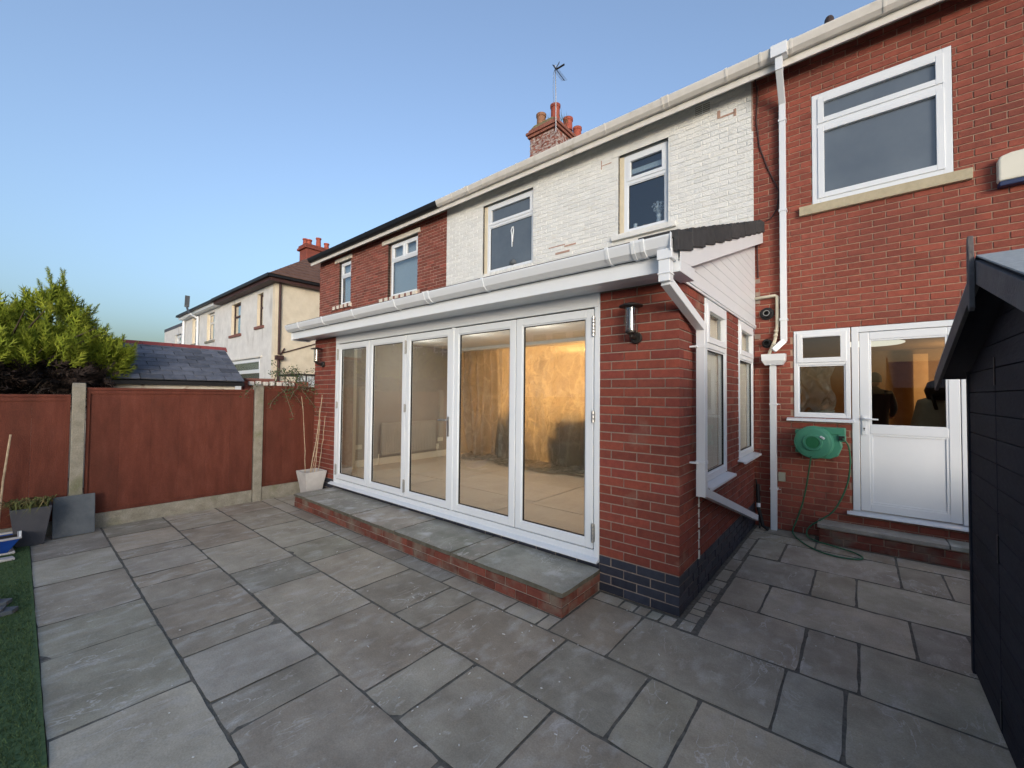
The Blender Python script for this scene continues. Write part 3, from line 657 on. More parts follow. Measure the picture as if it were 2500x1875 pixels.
# outlet + downpipe of the extension
dp = MB(); dp.box(-.02, .085, -.41, -.31, 2.60, 2.67); dp.box(-.012, .066, -.402, -.324, 2.45, 2.60)
dp.box(-.018, .072, -.408, -.318, 2.50, 2.512)
dp.beam((.028, -.363, 2.46), (.075, .315, 2.215), .066, .066); dp.box(.040, .108, .282, .350, 1.06, 2.25); dp.box(.038, .110, .280, .352, .86, 1.07)
dpo = dp.build('downpipe', M['upvc'], ext, bevel=.004)
sh = MB(); sh.beam((.075, .31, .90), (.078, 2.50, .215), .068, .068); sh.build('downpipe_shoe', M['upvc'], dpo, bevel=.004)
for z in (2.05, 1.12): 
    c_ = MB(); c_.box(.036, .112, .276, .356, z, z+.025); c_.box(-.0, .06, .24, .275, z+.004, z+.018); c_.build('pipe_clip', M['upvc'], dpo, bevel=.002)
# side windows
w1 = window(ext, 'x', .005, .69, 1.46, .90, 2.545, trans=2.13, fw=.06, pane='glass_side', outer_dep=.07)
w2 = window(ext, 'x', .005, 2.03, 2.87, .96, 2.545, trans=2.13, fw=.06, pane='glass_side', outer_dep=.07)
for (y0, y1, zz) in ((.60, 1.50, .90), (1.96, 2.92, .96)):
    s_ = MB(); s_.prism([(-.06, zz), (.085, zz-.022), (.085, zz-.045), (.06, zz-.045), (.06, zz-.03), (-.06, zz-.03)], 'y', y0, y1); s_.build('window_sill', M['upvc'], ext, bevel=.003)
for a, b, c in ((.76, 1.40, .96), (2.09, 2.81, 1.02)):
    q = MB(); n_ = int((b-a)/.045)
    for k in range(n_): q.add([(-.075+.008*(-1 if k % 2 else 1), a+k*.045, c), (-.075+.008*(1 if k % 2 else -1), a+(k+1)*.045, c), (-.075+.008*(1 if k % 2 else -1), a+(k+1)*.045, 2.48), (-.075+.008*(-1 if k % 2 else 1), a+k*.045, 2.48)], [(0, 1, 2, 3)])
    q.build('blind', M['blind'], ext)
# ---- interior of the extension
rm = MB()
rm.add([(-5.95,.30,.31),(-.30,.30,.31),(-.30,6.8,.31),(-5.95,6.8,.31)], [(0,1,2,3)]); rm.build('room_floor', M['floorboard'], ext)
rm = MB(); rm.box(-6.0, -5.95, .299, 6.8, .30, 2.7); rm.box(-5.95, -5.30, .299, .31, .31, 2.56); rm.build('room_wall', M['room'], ext)
rm = MB(); rm.box(-.30, -.296, .30, .68, .3, 2.7); rm.box(-.30, -.296, 1.46, 2.02, .3, 2.7); rm.box(-.30, -.296, 2.87, 6.8, .3, 2.7); rm.box(-.30,-.296,.68,2.87,.3,.87); rm.build('room_wall', M['room'], ext)
rm = MB(); rm.box(-5.98, -.3, 6.8, 6.85, .3, 2.7); rm.build('room_wall', M['warm_wall'], ext)
rm = MB(); rm.box(-6.0, -.29, .07, 6.85, 2.66, 2.70); rm.build('room_ceiling', M['ceiling'], ext)
rm = MB(); rm.box(-5.30, -.672, .27, .30, 2.44, 2.66); rm.box(-5.95, -5.72, .31, .60, .31, 2.66); rm.build('pillar', M['room_cream'], ext)
rm = MB(); rm.box(-5.95, -.3, 3.12, 3.30, 2.62, 2.66); rm.build('ceiling_beam', M['room_cream'], ext)
rm = MB(); rm.box(-5.95, -5.925, .60, 3.3, .31, .44); rm.build('skirting_board', M['skirting'], ext, bevel=.004)
rm = MB()
for k in range(3):
    rm = MB(); rm.box(-5.9+k*1.86, -4.06+k*1.86, .32, 1.08-.1*k, .311, .316); rm.build('floor_protection', M['floorboard'], ext)
    rm = MB(); rm.box(-5.6+k*1.76, -3.86+k*1.76, 1.10-.1*k, 2.5-.05*k, .311, .3155); rm.build('floor_protection', M['floorboard'], ext)
for k in range(4):  # ceiling discs and point lights added to brighten the front room
    q = MB(); q.lathe([(.045, 2.650), (.045, 2.659)], (-5.2+k*1.35, 1.5, 0), 16); q.build('fill_light', emit('fill_light_glow', (1, .93, .82), .5), ext)
    ld = bpy.data.lights.new('fill_light', 'POINT'); ld.energy = 3.2; ld.color = (1, .93, .84); ld.shadow_soft_size = .02
    o_ = bpy.data.objects.new('fill_light', ld); col.objects.link(o_); o_.location = (-5.2+k*1.35, 1.5, 2.30)
rad = thing('radiator', (-5.92, 1.86, .5), 'white panel radiator on the grey wall inside the folding doors', 'radiator')
q = MB(); q.box(-5.90, -5.85, 1.21, 2.51, .50, 1.10)
for k in range(32): q.prism([(1.225+k*.04, -5.85), (1.255+k*.04, -5.85), (1.25+k*.04, -5.838), (1.23+k*.04, -5.838)], 'z', .53, 1.07) if False else q.box(-5.851, -5.840, 1.225+k*.04, 1.247+k*.04, .53, 1.07)
q.build('panel', M['rad'], rad)
q = MB(); q.tube([(-5.87, 1.18, .52), (-5.87, 1.15, .52), (-5.87, 1.15, .32)], .008, 6); q.tube([(-5.87, 2.54, .52), (-5.87, 2.56, .52), (-5.87, 2.56, .32)], .008, 6); q.box(-5.89, -5.84, 2.53, 2.58, .5, .6); q.build('valve', M['skirting'], rad)
for yy in (.70, 2.63):
    q = MB(); q.box(-5.95, -5.94, yy, yy+.15, .64, .72); q.build('socket', M['room_cream'], ext)
# plastic dust sheet hanging across the opening, gathered on the floor
nx, nz = 220, 110; vs = []; fs = []
for j in range(nz+1):
    v = j/nz
    for i in range(nx+1):
        u = i/nx; x = -5.62+5.3*u
        lf = max(0, 1-u*4.2)
        pl = .05*math.sin(x*9+1.5*v)*(.3+.7*v)+lf*.15*math.sin(x*34+2*v)+.05*math.sin(x*5.5-v*4.2)*v+.035*math.sin(x*11+v*7)*(.2+v)+.09*noise.noise(Vector((x*1.6, v*1.4, 3)))+.03*noise.noise(Vector((x*6, v*3, 7)))+.022*abs(noise.noise(Vector((x*3+v*6, v*5-x*2, 4))))+.012*noise.noise(Vector((x*14, v*9, 2)))+.05*noise.noise(Vector((x*1.2-v*2.5, v*1.1+x, 8)))
        if v < .86:
            z = 2.64-(2.64-.40)*(v/.86)+ (.05*math.sin(u*9)*(1-v) if u > .1 else 0) - .05*abs(math.sin(u*math.pi*3))*(1-v); y = 3.16+pl-.15*v*v
            x2 = x+lf*.35*v*(1-u*3)*.4
        else:
            t = (v-.86)/.14; z = .40-.06*t+.05*abs(noise.noise(Vector((x*5, t*3, 1))))*1.2*(1-t*.5)+.012*math.sin(x*25+t*9); y = 3.05+pl*.5-t*(.25+.35*u+.12*math.sin(x*3)); z = max(z, .325); x2 = x
        if lf > 0 and v > .3: x2 += .35*lf*v*v*.6
        vs.append((x2, y, z))
for j in range(nz):
    for i in range(nx):
        a = j*(nx+1)+i; fs.append((a, a+nx+1, a+nx+2, a+1))
q = MB(); q.add(vs, fs); q_o = q.build('dust_sheet', M['sheet'], org=(-3, 3.1, .31), smooth=True)
tag(q_o, 'translucent plastic dust sheet hung across the room behind the folding doors, glowing orange', 'dust sheet')
def sofa(name, x, y, w_, lab, rz=0):
    t = thing(name, (x, y, .31), lab, 'sofa'); 
    q = MB(); q.box(x, x+w_, y, y+.85, .40, .72); q.build('seat', M['sofa'], t, bevel=.04)
    q = MB(); q.box(x, x+w_, y-.22, y-.0, .36, 1.34); q.build('backrest', M['sofa'], t, bevel=.05)
    for xx in (x-.18, x+w_+.01): q = MB(); q.box(xx, xx+.17, y-.22, y+.85, .36, 1.05); q.build('armrest', M['sofa'], t, bevel=.04)
sofa('armchair', -4.62, 3.48, .50, 'dark grey armchair behind the plastic sheet, seen through the fourth door leaf')
sofa('sofa', -3.25, 3.48, 1.9, 'dark grey sofa behind the plastic sheet, seen through the right hand door leaf')
lampo = thing('ceiling_lamp', (-3.0, 4.9, 2.66), 'lit warm ceiling lamp behind the plastic sheet', 'lamp')
q = MB(); q.lathe([(.02, 2.64), (.16, 2.60), (.16, 2.56), (.02, 2.54)], (-3.0, 4.9, 0), 20); q.build('shade', emit('lit_shade', (1, .55, .2), 4), lampo)
for (x, y, e_) in ((-3.6, 4.7, 27), (-1.7, 4.7, 32)):
    ld = bpy.data.lights.new('room_lamp', 'POINT'); ld.energy = e_; ld.color = (1, .50, .15); ld.shadow_soft_size = .25
    lo2 = bpy.data.objects.new('room_lamp', ld); col.objects.link(lo2); lo2.location = (x, y, 2.25)

# ================================================================== STEP TO THE FOLDING DOORS
st = thing('door_step', (-2.97, -.3, 0), 'long low brick step with stone slab top below the folding doors', 'step')
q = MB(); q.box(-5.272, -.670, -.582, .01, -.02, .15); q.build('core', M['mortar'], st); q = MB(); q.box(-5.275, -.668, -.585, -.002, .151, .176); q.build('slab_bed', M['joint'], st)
M['step_brick'] = mat('muddy_step_brick', [(.14,.042,.030),(.20,.058,.040)], rough=.9, scale=22, rand=.25, bump=.6, bscale=120, streak=((.20,.155,.12), 5.5, .45, .68))
jobs = [('y', -.591, .1, M['step_brick'], course_bricks(-5.281, -.661, 0, .15, [], trims=tr_r, off=-.661))]
b3 = course_bricks(-.591, 0, 0, .15, [], off=-.591+.1125, trims=tr_side); jobs.append(('x', -.661, .1, M['step_brick'], b3))
lay_bricks(st, jobs, 300, proud=.003)
xs = [-5.295, -4.98, -3.70, -1.89, -1.59, -.645]; xs = [-5.295, -4.96, -4.1, -3.70, -2.82, -1.89, -1.585, -.645]
xs = [-5.295, -4.96, -3.70, -2.80, -1.88, -1.59, -.645]
for a, b in zip(xs, xs[1:]): slab(st, a, b, -.605, .0, z=.188, th=.036, mt='step_slab', gap=.010, name='step_slab')

# ================================================================== WHITE PAINTED HOUSE
wh = thing('white_house', (-3.05, W, 0), 'house with white painted brick upper wall above the extension roof', 'house')
X0, X1 = -6.13, 0.0; ZS = 5.89
OP = [(-4.985, -3.67, 4.165, 5.614), (-1.93, -1.124, 4.265, 5.565)]
q = MB(); wall_body(q, 'y', W+.006, .28, X0, X1, 2.6, ZS, OP); q.build('wall', M['white_mortar'], wh)
LB = [(-5.12, -3.55, 5.614, 5.76), (-2.05, -1.02, 5.565, 5.70), (-.75, -.51, 5.69, 5.86), (-2.03, -1.0, 4.13, 4.265), (-5.0, -3.66, 4.03, 4.165), (-3.35, -2.85, 4.10, 4.13)]
JB = [('y', W, .08, M['white_brick'], [b for b in course_bricks(X0, X1-.002, 2.85, ZS, OP+LB, off=.03, joint=.011) if b[2] > 2.85])]
# air brick and solid lintels keep clear of the coursing
def clear(bl, boxes):
    out = []
    for (a, b, c, d, k) in bl:
        ps = [(a, b)]
        for (p0, p1, q0, q1) in boxes:
            if d <= q0 or c >= q1: continue
            n2 = []
            for (s, e) in ps:
                if e <= p0 or s >= p1: n2.append((s, e)); continue
                if s < p0-.02: n2.append((s, p0-.002))
                if e > p1+.02: n2.append((p1+.002, e))
            ps = n2
        out += [(s, e, c, d, k) for s, e in ps]
    return out
lay_bricks(wh, JB, 300, proud=.0022)
q = MB(); q.box(-5.12, -3.55, W-.003, W+.05, 5.614, 5.76); q.build('lintel', M['white_brick'], wh, bevel=.004); q = MB(); q.box(-2.05, -1.02, W-.003, W+.05, 5.565, 5.70); q.build('lintel', M['white_brick'], wh, bevel=.004)
q = MB(); q.box(-2.03, -1.0, W-.055, W+.06, 4.175, 4.262); q.box(-1.33,-1.32,W-.057,W,4.174,4.263); so_ = q.build('sill', M['white_brick'], wh, bevel=.006)
# brick-on-edge sill under the left hand window, paint worn
for k in range(17):
    q = MB(); q.box(-5.0+k*.079, -5.0+k*.079+.070, W-.03, W+.06, 4.06, 4.162); q.build('sill_brick', M['white_brick'], wh, bevel=.004)
# worn patches where bare brick shows
for (a, b, c, d) in ((-3.3,-2.95,4.34,4.36),(-3.15,-2.85,4.20,4.235),(-2.96,-2.72,4.30,4.33),(-.44,-.40,5.55,5.66),(-.40,-.22,5.54,5.565),(-.235,-.20,5.50,5.60),(-2.24,-2.225,5.45,5.60),(-2.23,-2.05,5.50,5.515),(-.018,0,5.2,5.88),(-1.45,-1.38,4.02,4.13),(-4.6,-4.56,4.0,4.05)):
    q = MB(); q.box(a, b, W-.0035, W+.004, c, d); q.build('worn_patch', M['bare_brick'], wh)
wn1 = window(wh, 'y', W+.06, -4.905, -3.675, 4.17, 5.60, trans=5.16, fw=.065, pane='frost', top_sash=True)
wn2 = window(wh, 'y', W+.06, -1.855, -1.128, 4.27, 5.55, trans=5.10, fw=.065, pane='glass_dark')
q = MB(); q.box(-4.983, -4.906, W+.05, W+.10, 4.17, 5.60); q.box(-1.928, -1.856, W+.05, W+.10, 4.27, 5.55); q.build('lit_reveal_trim', M['warm_lit_reveal'], wh)  # left reveals coloured as if lit warm from the right
q = MB(); q.box(-.75, -.515, W-.006, W+.03, 5.695, 5.855); av = q.build('air_brick', M['white_brick'], wh, bevel=.003)
for r_ in range(5):
    for c_ in range(2):
        q = MB(); q.box(-.735+c_*.108, -.735+c_*.108+.095, W-.009, W-.005, 5.712+r_*.028, 5.712+r_*.028+.011); q.build('slot', M['concrete'], av)
# rooms behind
q = MB(); room_box(q, -2.6, -.5, W+.29, 5.6, 3.9, 5.85); q.build('bedroom', M['room'], wh)
fr = thing('flower_vase', (-1.35, W+.17, 4.30), 'white flowers in a glass vase behind the small right window of the white wall', 'vase')
q = MB(); q.lathe([(.035, 4.30), (.045, 4.36), (.03, 4.45), (.045, 4.50)], (-1.33, W+.18, 0), 12); q.build('vase', M['upvc'], fr, smooth=True)
q = MB()
for i in range(60):
    a = R.uniform(0, 6.28); r_ = R.uniform(0, .11); x = -1.34+r_*math.cos(a); y = W+.18+.4*r_*math.sin(a); z = 4.66+R.uniform(-.05, .07)-r_*.3
    q.tube([(-1.33, W+.18, 4.48), (x, y, z)], .0015, 3); q.lathe([(.004, z-.01), (.013, z), (.004, z+.01)], (x, y, 0), 5)
q.build('flower', M['upvc'], fr)
q = MB(); q.lathe([(.035, 4.29), (.04, 4.33), (.04, 4.37), (.028, 4.39), (.03, 4.44)], (-1.70, W+.15, 0), 12); tag(q.build('candle', M['upvc'], org=(-1.70, W+.15, 4.29)), 'small white candle on the window ledge left of the vase', 'candle')
q = MB(); q.box(-1.80, -1.18, W+.13, W+.14, 5.26, 5.34); q.build('blind', M['curtain'], wn2)
q = MB(); q.box(-2.0, -1.05, W+.10, W+.29, 4.255, 4.28); q.build('window_board', M['upvc'], wh)
q = MB()
for i in range(2):
    q.tube([(-4.24+i*.02, W+.074, 5.02), (-4.27+i*.06, W+.074, 4.95), (-4.25+i*.03, W+.074, 4.86), (-4.245+i*.01, W+.074, 4.62+i*.1)], .010, 6)
tag(q.build('window_ornament', M['upvc'], org=(-4.24, W+.07, 4.6)), 'white knotted ornament hanging in the left window of the white wall', 'ornament')
q = MB(); q.lathe([(.02, 4.24), (.07, 4.27), (.075, 4.31), (.03, 4.36)], (-4.22, W+.082, 0), 14); tag(q.build('sponge', M['slabgrey'], org=(-4.22, W+.08, 4.24)), 'round grey sponge at the foot of the left window of the white wall', 'sponge')
# roofs of terrace
def eaves(parent, x0, x1, fm='upvc_warm', gm='upvc_warm', brk=(), un=()):
    q = MB(); q.box(x0, x1, 2.735, 2.755, 5.735, 5.87); q.build('fascia', M[fm], parent, bevel=.003)
    q = MB(); q.box(x0, x1, 2.756, W, 5.875, 5.888); q.build('soffit', M[fm], parent)
    return gutter(parent, x0, x1, 2.733, 5.955, M[gm], dep=.115, h=.125, brk=brk, un=un)
eaves(wh, -6.12, .0, brk=[-5.6, -4.7, -3.8, -2.9, -2.0, -.25], un=[-5.15, -1.05])
q = MB(); q.prism([(2.70, 5.97), (7.0, 8.9), (11.3, 5.97), (11.3, 5.9), (W, 5.9)], 'x', -6.125, -.002); q.build('roof', M['roofdark'], wh)
# ---- chimney with aerial
cx0, cx1, cy0, cy1, cz = -6.10, -5.20, 6.0, 7.35, 8.97
q = MB(); q.box(cx0+.008, cx1-.008, cy0+.008, cy1, 7.2, cz); ch1 = q.build('chimney', M['roofbrown'], wh)
chm = mat('patchy_painted_brick', [(.20,.065,.045),(.30,.11,.08)], rough=.9, scale=14, rand=.3, spots=(.46,.39,.36), spot_scale=10, spot_at=(.44,.56), stretch=(1,1,1.6))
jb = [('y', cy0, .09, chm, course_bricks(cx0, cx1, 7.9, cz, [], off=0)), ('x', cx1, .09, chm, course_bricks(cy0, cy1, 7.9, cz, [], off=.1))]
lay_bricks(ch1, jb, 300)
q = MB(); q.box(cx0-.05, cx1+.05, cy0-.05, cy1+.05, cz+.001, cz+.075); q.box(cx0-.09, cx1+.09, cy0-.09, cy1+.09, cz+.077, cz+.15); q.box(cx0-.03, cx1+.03, cy0-.03, cy1+.03, cz+.152, cz+.24); q.build('corbel', mat('corbel_brick', [(.22,.08,.06),(.32,.14,.10)], rough=.9, scale=10, bump=.6, bscale=30), ch1, bevel=.01)
q = MB(); q.prism([(cx0-.02, cz+.242), (cx1+.02, cz+.242), (cx1-.15, cz+.33), (cx0+.15, cz+.33)], 'y', cy0, cy1); q.build('flaunching', mat('mossy_mortar', [(.16,.14,.08),(.26,.22,.13)], rough=.95, scale=12), ch1)
for (x, y, h, r_, mm) in ((-5.85, 6.2, .42, .13, 'oldpot'), (-5.40, 6.25, .52, .13, 'terracotta'), (-5.30, 6.75, .36, .13, 'terracotta'), (-5.26, 7.2, .30, .12, 'terracotta'), (-5.8, 6.75, .35, .12, 'oldpot')):
    q = MB(); z0 = cz+.28; q.lathe([(r_*1.05, z0), (r_, z0+.05), (r_*.95, z0+h-.09), (r_*1.10, z0+h-.07), (r_*1.12, z0+h), (r_*.85, z0+h), (r_*.8, z0+h-.2)], (x, y, 0), 20, ends=False); q.build('chimney_pot', M[mm], ch1, smooth=False)
q = MB()
for i in range(40):
    x = R.choice([-5.62, -5.15, -5.5])+R.uniform(-.06, .06); y = 6.15+R.uniform(-.1, .4); a = R.uniform(0, 6.28)
    q.tube([(x, y, cz+.27), (x+.1*math.cos(a), y+.1*math.sin(a), cz+.30+R.uniform(.1, .25))], [.006, .001], 4)
q.build('weeds', M['leaf'], ch1)
ae = thing('tv_aerial', (-5.14, 5.93, 8.8), 'thin pole aerial strapped to the chimney of the white house', 'aerial')
AP = Vector((-5.14, 5.9, 0))
q = MB(); q.tube([(AP.x, AP.y, 8.75), (AP.x-.01, AP.y, 9.8), (AP.x-.04, AP.y, 10.60)], .014, 6); q.tube([(AP.x-.03, AP.y, 10.5), (AP.x-.09, AP.y, 10.4), (AP.x-.10, AP.y, 9.9), (AP.x-.07, AP.y, 9.55)], .006, 5); q.build('pole', M['steel'], ae)
bs = Vector((AP.x-.04, AP.y-.02, 10.52)); be_ = Vector((AP.x+.42, AP.y-.25, 9.80)); q = MB(); q.tube([bs, be_], .010, 5)
dirn = (be_-bs).normalized(); cr_ = dirn.cross(Vector((0, 1, .2))).normalized(); side = Vector((.55, .75, .35)).normalized()
for k in range(10):
    p = bs+(be_-bs)*(.25+.083*k); q.tube([p-side*.085, p+side*.085], .004, 4)
q.build('boom', M['dark_metal'], ae)
q = MB()
for s in (-1, 1): q.beam(bs+dirn*.1, bs+dirn*.05+Vector((.10*s, .05, .14 if s > 0 else .17)), .05, .012)
q.beam(bs+dirn*.14, bs+dirn*.14+Vector((.20, .1, .10)), .05, .02)
q.build('reflector', M['dark_metal'], ae)

# ================================================================== RED HOUSE ON THE RIGHT
rh = thing('brick_house', (1.7, W, 0), 'red brick house on the right with white back door and large upper window', 'house')
OPR = [(.628, 1.828, 4.014, 5.375), (.425, .985, 1.415, 2.485), (.980, 1.92, .33, 2.485)]
q = MB(); wall_body(q, 'y', W+.008, .28, 0, 4.6, 0, ZS, OPR); q.build('wall', M['mortar_b'], rh)
bl = course_bricks(0.0, 4.6, 0, ZS, OPR+[(.50, 1.955, 3.90, 4.012)], off=.06, ch=.0752)
lay_bricks(rh, [('y', W, .1, M['brick_b'], bl)], 300, proud=.002)
q = MB(); q.box(.50, 1.955, W-.05, W+.06, 3.90, 4.012); q.build('sill', M['stone'], rh, bevel=.006)
window(rh, 'y', W-.004, .632, 1.824, 4.018, 5.372, trans=4.975, fw=.07, sash=.05, pane='frost', top_sash=True, low_sash=True, outer_dep=.08)
q = MB(); q.lathe([(.03, 4.14), (.045, 4.16), (.04, 4.24), (.015, 4.26), (.015, 4.28)], (1.02, W+.10, 0), 12); tag(q.build('bottle', mat('cyan_plastic', [(.05,.35,.6),(.08,.42,.68)], rough=.4), org=(1.02, W+.1, 4.14)), 'small cyan bottle standing inside the large upper window', 'bottle')
eaves(rh, .001, 4.6, brk=[.14, .46, 1.3, 2.2], un=[.30])
q = MB(); q.prism([(2.70, 5.97), (7.0, 8.9), (11.3, 5.97), (11.3, 5.9), (W, 5.9)], 'x', .002, 4.6); q.build('roof', M['roofdark'], rh)
q = MB(); q.lathe([(.05, 6.34), (.05, 6.50), (.035, 6.53), (.0, 6.53)], (.80, 3.32, 0), 12); q.box(.70, .90, 3.2, 3.45, 6.25, 6.36); q.build('roof_vent', M['roofdark'], rh)
# small window left of the back door
wn = window(rh, 'y', W-.006, .430, .975, 1.42, 2.48, trans=2.075, fw=.045, sash=.045, pane='glass', outer_dep=.075)
q = MB(); q.box(.54, .83, W-.028, W-.018, 2.395, 2.412); q.build('trickle_vent', M['upvc'], wn)
q = MB(); q.prism([(W-.07, 1.395), (W+.05, 1.42), (W+.05, 1.37), (W-.07, 1.372)], 'x', .355, 1.01); q.build('window_sill', M['upvc'], rh, bevel=.003)
# back door
df = MB(); dx0, dx1, dz0, dz1 = .985, 1.915, .375, 2.48
df.box(dx0, dx0+.065, W-.008, W+.06, dz0, dz1); df.box(dx1-.065, dx1, W-.008, W+.06, dz0, dz1); df.box(dx0+.065, dx1-.065, W-.008, W+.06, dz1-.065, dz1)
dfo = df.build('door_frame', M['upvc'], rh, bevel=.005)
dl = MB(); frame_bars(dl, 'y', W-.002, .05, dx0+.070, dx1-.070, .385, 2.41, .085); dl.box(dx0+.155, dx1-.155, W-.002, W+.048, 1.255, 1.345)
dlo = dl.build('door', M['upvc'], rh, bevel=.005)
q = MB(); frame_bars(q, 'y', W+.004, .025, dx0+.155, dx1-.155, 1.345, 2.325, .018); frame_bars(q, 'y', W+.004, .025, dx0+.155, dx1-.155, .47, 1.255, .022); q.build('glazing_bead', M['upvc'], dlo, bevel=.003)
q = MB(); q.box(dx0+.177, dx1-.177, W+.014, W+.03, .492, 1.233); q.build('panel', M['upvc'], dlo, bevel=.002)
pane_quad('y', W+.02, dx0+.172, dx1-.172, 1.362, 2.308).build('pane', M['glass'], dlo)
q = MB(); q.box(1.072, 1.108, W-.014, W-.003, 1.24, 1.46); q.tube([(1.09, W-.012, 1.425), (1.09, W-.05, 1.425), (1.12, W-.055, 1.423), (1.21, W-.055, 1.42)], .010, 8); q.build('handle', M['upvc'], dlo, bevel=.003)
q = MB(); q.lathe([(.008, 0), (.008, -.002)], (1.09, W-.0145, 1.315), 10, 'y'); q.box(1.087, 1.093, W-.0165, W-.0145, 1.29, 1.315); q.build('keyhole', M['gasket'], dlo)
q = MB(); q.prism([(W-.075, .345), (W-.005, .355), (W+.05, .374), (W+.05, .335), (W-.075, .33)], 'x', .93, 1.98); q.build('door_sill', M['upvc'], rh, bevel=.003)
ks = thing('back_door_step', (1.5, 2.85, 0), 'brick step with a plain stone top below the white back door', 'step')
q = MB(); q.box(.69, 2.5, 2.735, W-.001, -.02, .165); q.build('core', M['mortar_b'], ks)
lay_bricks(ks, [('y', 2.725, .08, M['step_brick'], course_bricks(.68, 2.5, 0, .165, [], ch=.08)), ], 60)
q = MB(); q.box(.665, 1.72, 2.705, W-.002, .170, .215); q.build('slab', M['stone'] if False else M['step_slab'], ks, bevel=.006)
q = MB(); q.box(1.727, 2.5, 2.705, W-.002, .170, .214); q.build('slab', M['step_slab'], ks, bevel=.006)
# downpipes on the red wall
dp = MB(); dp.box(.25, .42, 2.60, 2.74, 5.82, 5.965); dp.box(.295, .372, 2.63, 2.715, 5.66, 5.82); dp.beam((.333, 2.67, 5.68), (.335, W-.055, 5.38), .07, .07); dp.box(.300, .368, W-.09, W-.022, 2.36, 5.40)
dp.beam((.334, W-.056, 2.37), (.225, W-.10, 2.25), .066, .066)
mdp = dp.build('downpipe', M['upvc'], rh, bevel=.004)
for z in (5.15, 4.0, 2.62): q = MB(); q.box(.292, .376, W-.098, W-.0, z, z+.028); q.build('pipe_clip', M['upvc'], mdp, bevel=.002)
q = MB()
hp = [(.10, W-.17), (.355, W-.17), (.355, W-.005), (.10, W-.005)]; lp = [(.135, W-.14), (.32, W-.14), (.32, W-.005), (.135, W-.005)]; mp_ = [(.115, W-.155)]
q.add([(x, y, 2.20) for x, y in hp]+[(x*.97+.007, y, 2.12) for x, y in hp]+[(x, y, 2.065) for x, y in lp], [(0,1,2,3)[::-1]]+[(i, (i+1) % 4, 4+(i+1) % 4, 4+i)[::-1] for i in range(4)]+[(4+i, 4+(i+1) % 4, 8+(i+1) % 4, 8+i)[::-1] for i in range(4)]+[(8,9,10,11)])
q.f = [f[::-1] for f in q.f]; q.build('hopper', M['upvc'], rh, bevel=.004)
q = MB(); q.box(.182, .250, W-.10, W-.03, .0, 2.065); ldp = q.build('downpipe', M['upvc'], rh, bevel=.004)
for z in (1.56, .50): q = MB(); q.box(.176, .262, W-.106, W, z, z+.02); q.tube([(.262, W-.06, z+.01), (.29, W-.06, z+.01)], .005, 6); q.build('pipe_clip', M['upvc'], ldp, bevel=.002)
q = MB(); q.tube([(-.0, W-.035, 2.945), (.24, W-.035, 2.955), (.262, W-.04, 2.94), (.262, W-.04, 2.56), (.25, W-.05, 2.45)], .020, 10); q.tube([(.25, W-.05, 2.47), (.238, W-.06, 2.38), (.175, W-.09, 2.20)], .019, 10); q.build('waste_pipe', M['pipe_cream'], rh, smooth=True)
for t_ in (2.50, 2.44, 2.33): q = MB(); q.lathe([(.024, t_-.012), (.026, t_), (.024, t_+.012)], (.252-(2.5-t_)*.12 if t_ > 2.4 else .228, W-.052-(2.5-t_)*.12, 0), 12); q.build('pipe_collar', M['pipe_cream'], rh, smooth=True)
for (z, r_) in ((2.735, .062), (2.35, .045)):
    q = MB(); q.lathe([(r_*1.25, 0), (r_*1.3, -.012), (r_*.9, -.02), (r_*.85, -.07), (r_*.65, -.07), (r_*.6, -.01)], (.145, W, z), 20, 'y', ends=True); q.build('flue_outlet', M['black'], rh)
q = MB(); q.lathe([(.036, -.072), (.036, -.078), (.029, -.078), (.029, -.072)], (.148, W, 2.735), 18, 'y', ends=False); q.build('flue_ring', M['steel'], rh)
q = MB(); q.tube([(-.0, W-.30, 5.87), (.03, W-.02, 5.86), (.052, W-.01, 5.7), (.040, W-.01, 5.3), (.075, W-.01, 4.95), (.16, W-.01, 4.65), (.285, W-.01, 4.3), (.27, W-.01, 4.08), (.20, W-.01, 3.97), (.14, W-.01, 3.95)], .008, 6); q.tube([(.04, W-.01, 3.66), (.048, W-.01, 3.22)], .008, 6); q.build('cable', M['brown_paint'], rh)
for z in (3.15, 2.98, 2.88, 2.42): q = MB(); q.box(.0, .07, W-.0035, W+.002, z, z+.055); q.build('mortar_repair', M['mortar'], rh)
q = MB(); q.box(.262, .335, W-.04, W, .61, .72); q.build('socket_box', M['brassbox'], rh, bevel=.005)
ab = thing('alarm_box', (2.35, W, 3.74), 'cream wall box with navy base at the right edge of the brick wall', 'alarm box')
q = MB(); q.prism([(2.115, 3.79), (2.62, 3.79), (2.62, 4.07), (2.20, 4.055), (2.13, 4.035), (2.115, 4.0)], 'y', W-.10, W); q.build('cover', M['boxwhite'], ab, bevel=.015)
q = MB(); q.box(2.12, 2.615, W-.092, W, 3.742, 3.789); q.build('base', M['boxblue'], ab, bevel=.008)
# gas/drain bits in the corner
q = MB(); q.tube([(.045, W-.10, .55), (.05, W-.12, .40), (.06, W-.14, .25), (.11, W-.17, .05), (.17, W-.19, .02)], .022, 8); q.tube([(.02, W-.05, .60), (.03, W-.06, .45), (.05, W-.10, .30), (.08, W-.2, .02)], .010, 6)
tag(q.build('waste_pipe_bend', M['black'], org=(.06, W-.12, 0)), 'black flexible waste pipe in the corner beside the foot of the downpipe', 'pipe')
q = MB(); q.lathe([(.024, .27), (.024, .32)], (.058, W-.136, 0), 10); tag(q.build('pipe_label', M['upvc'], org=(.058, W-.136, .27)), 'white band around the black corner pipe', 'band')
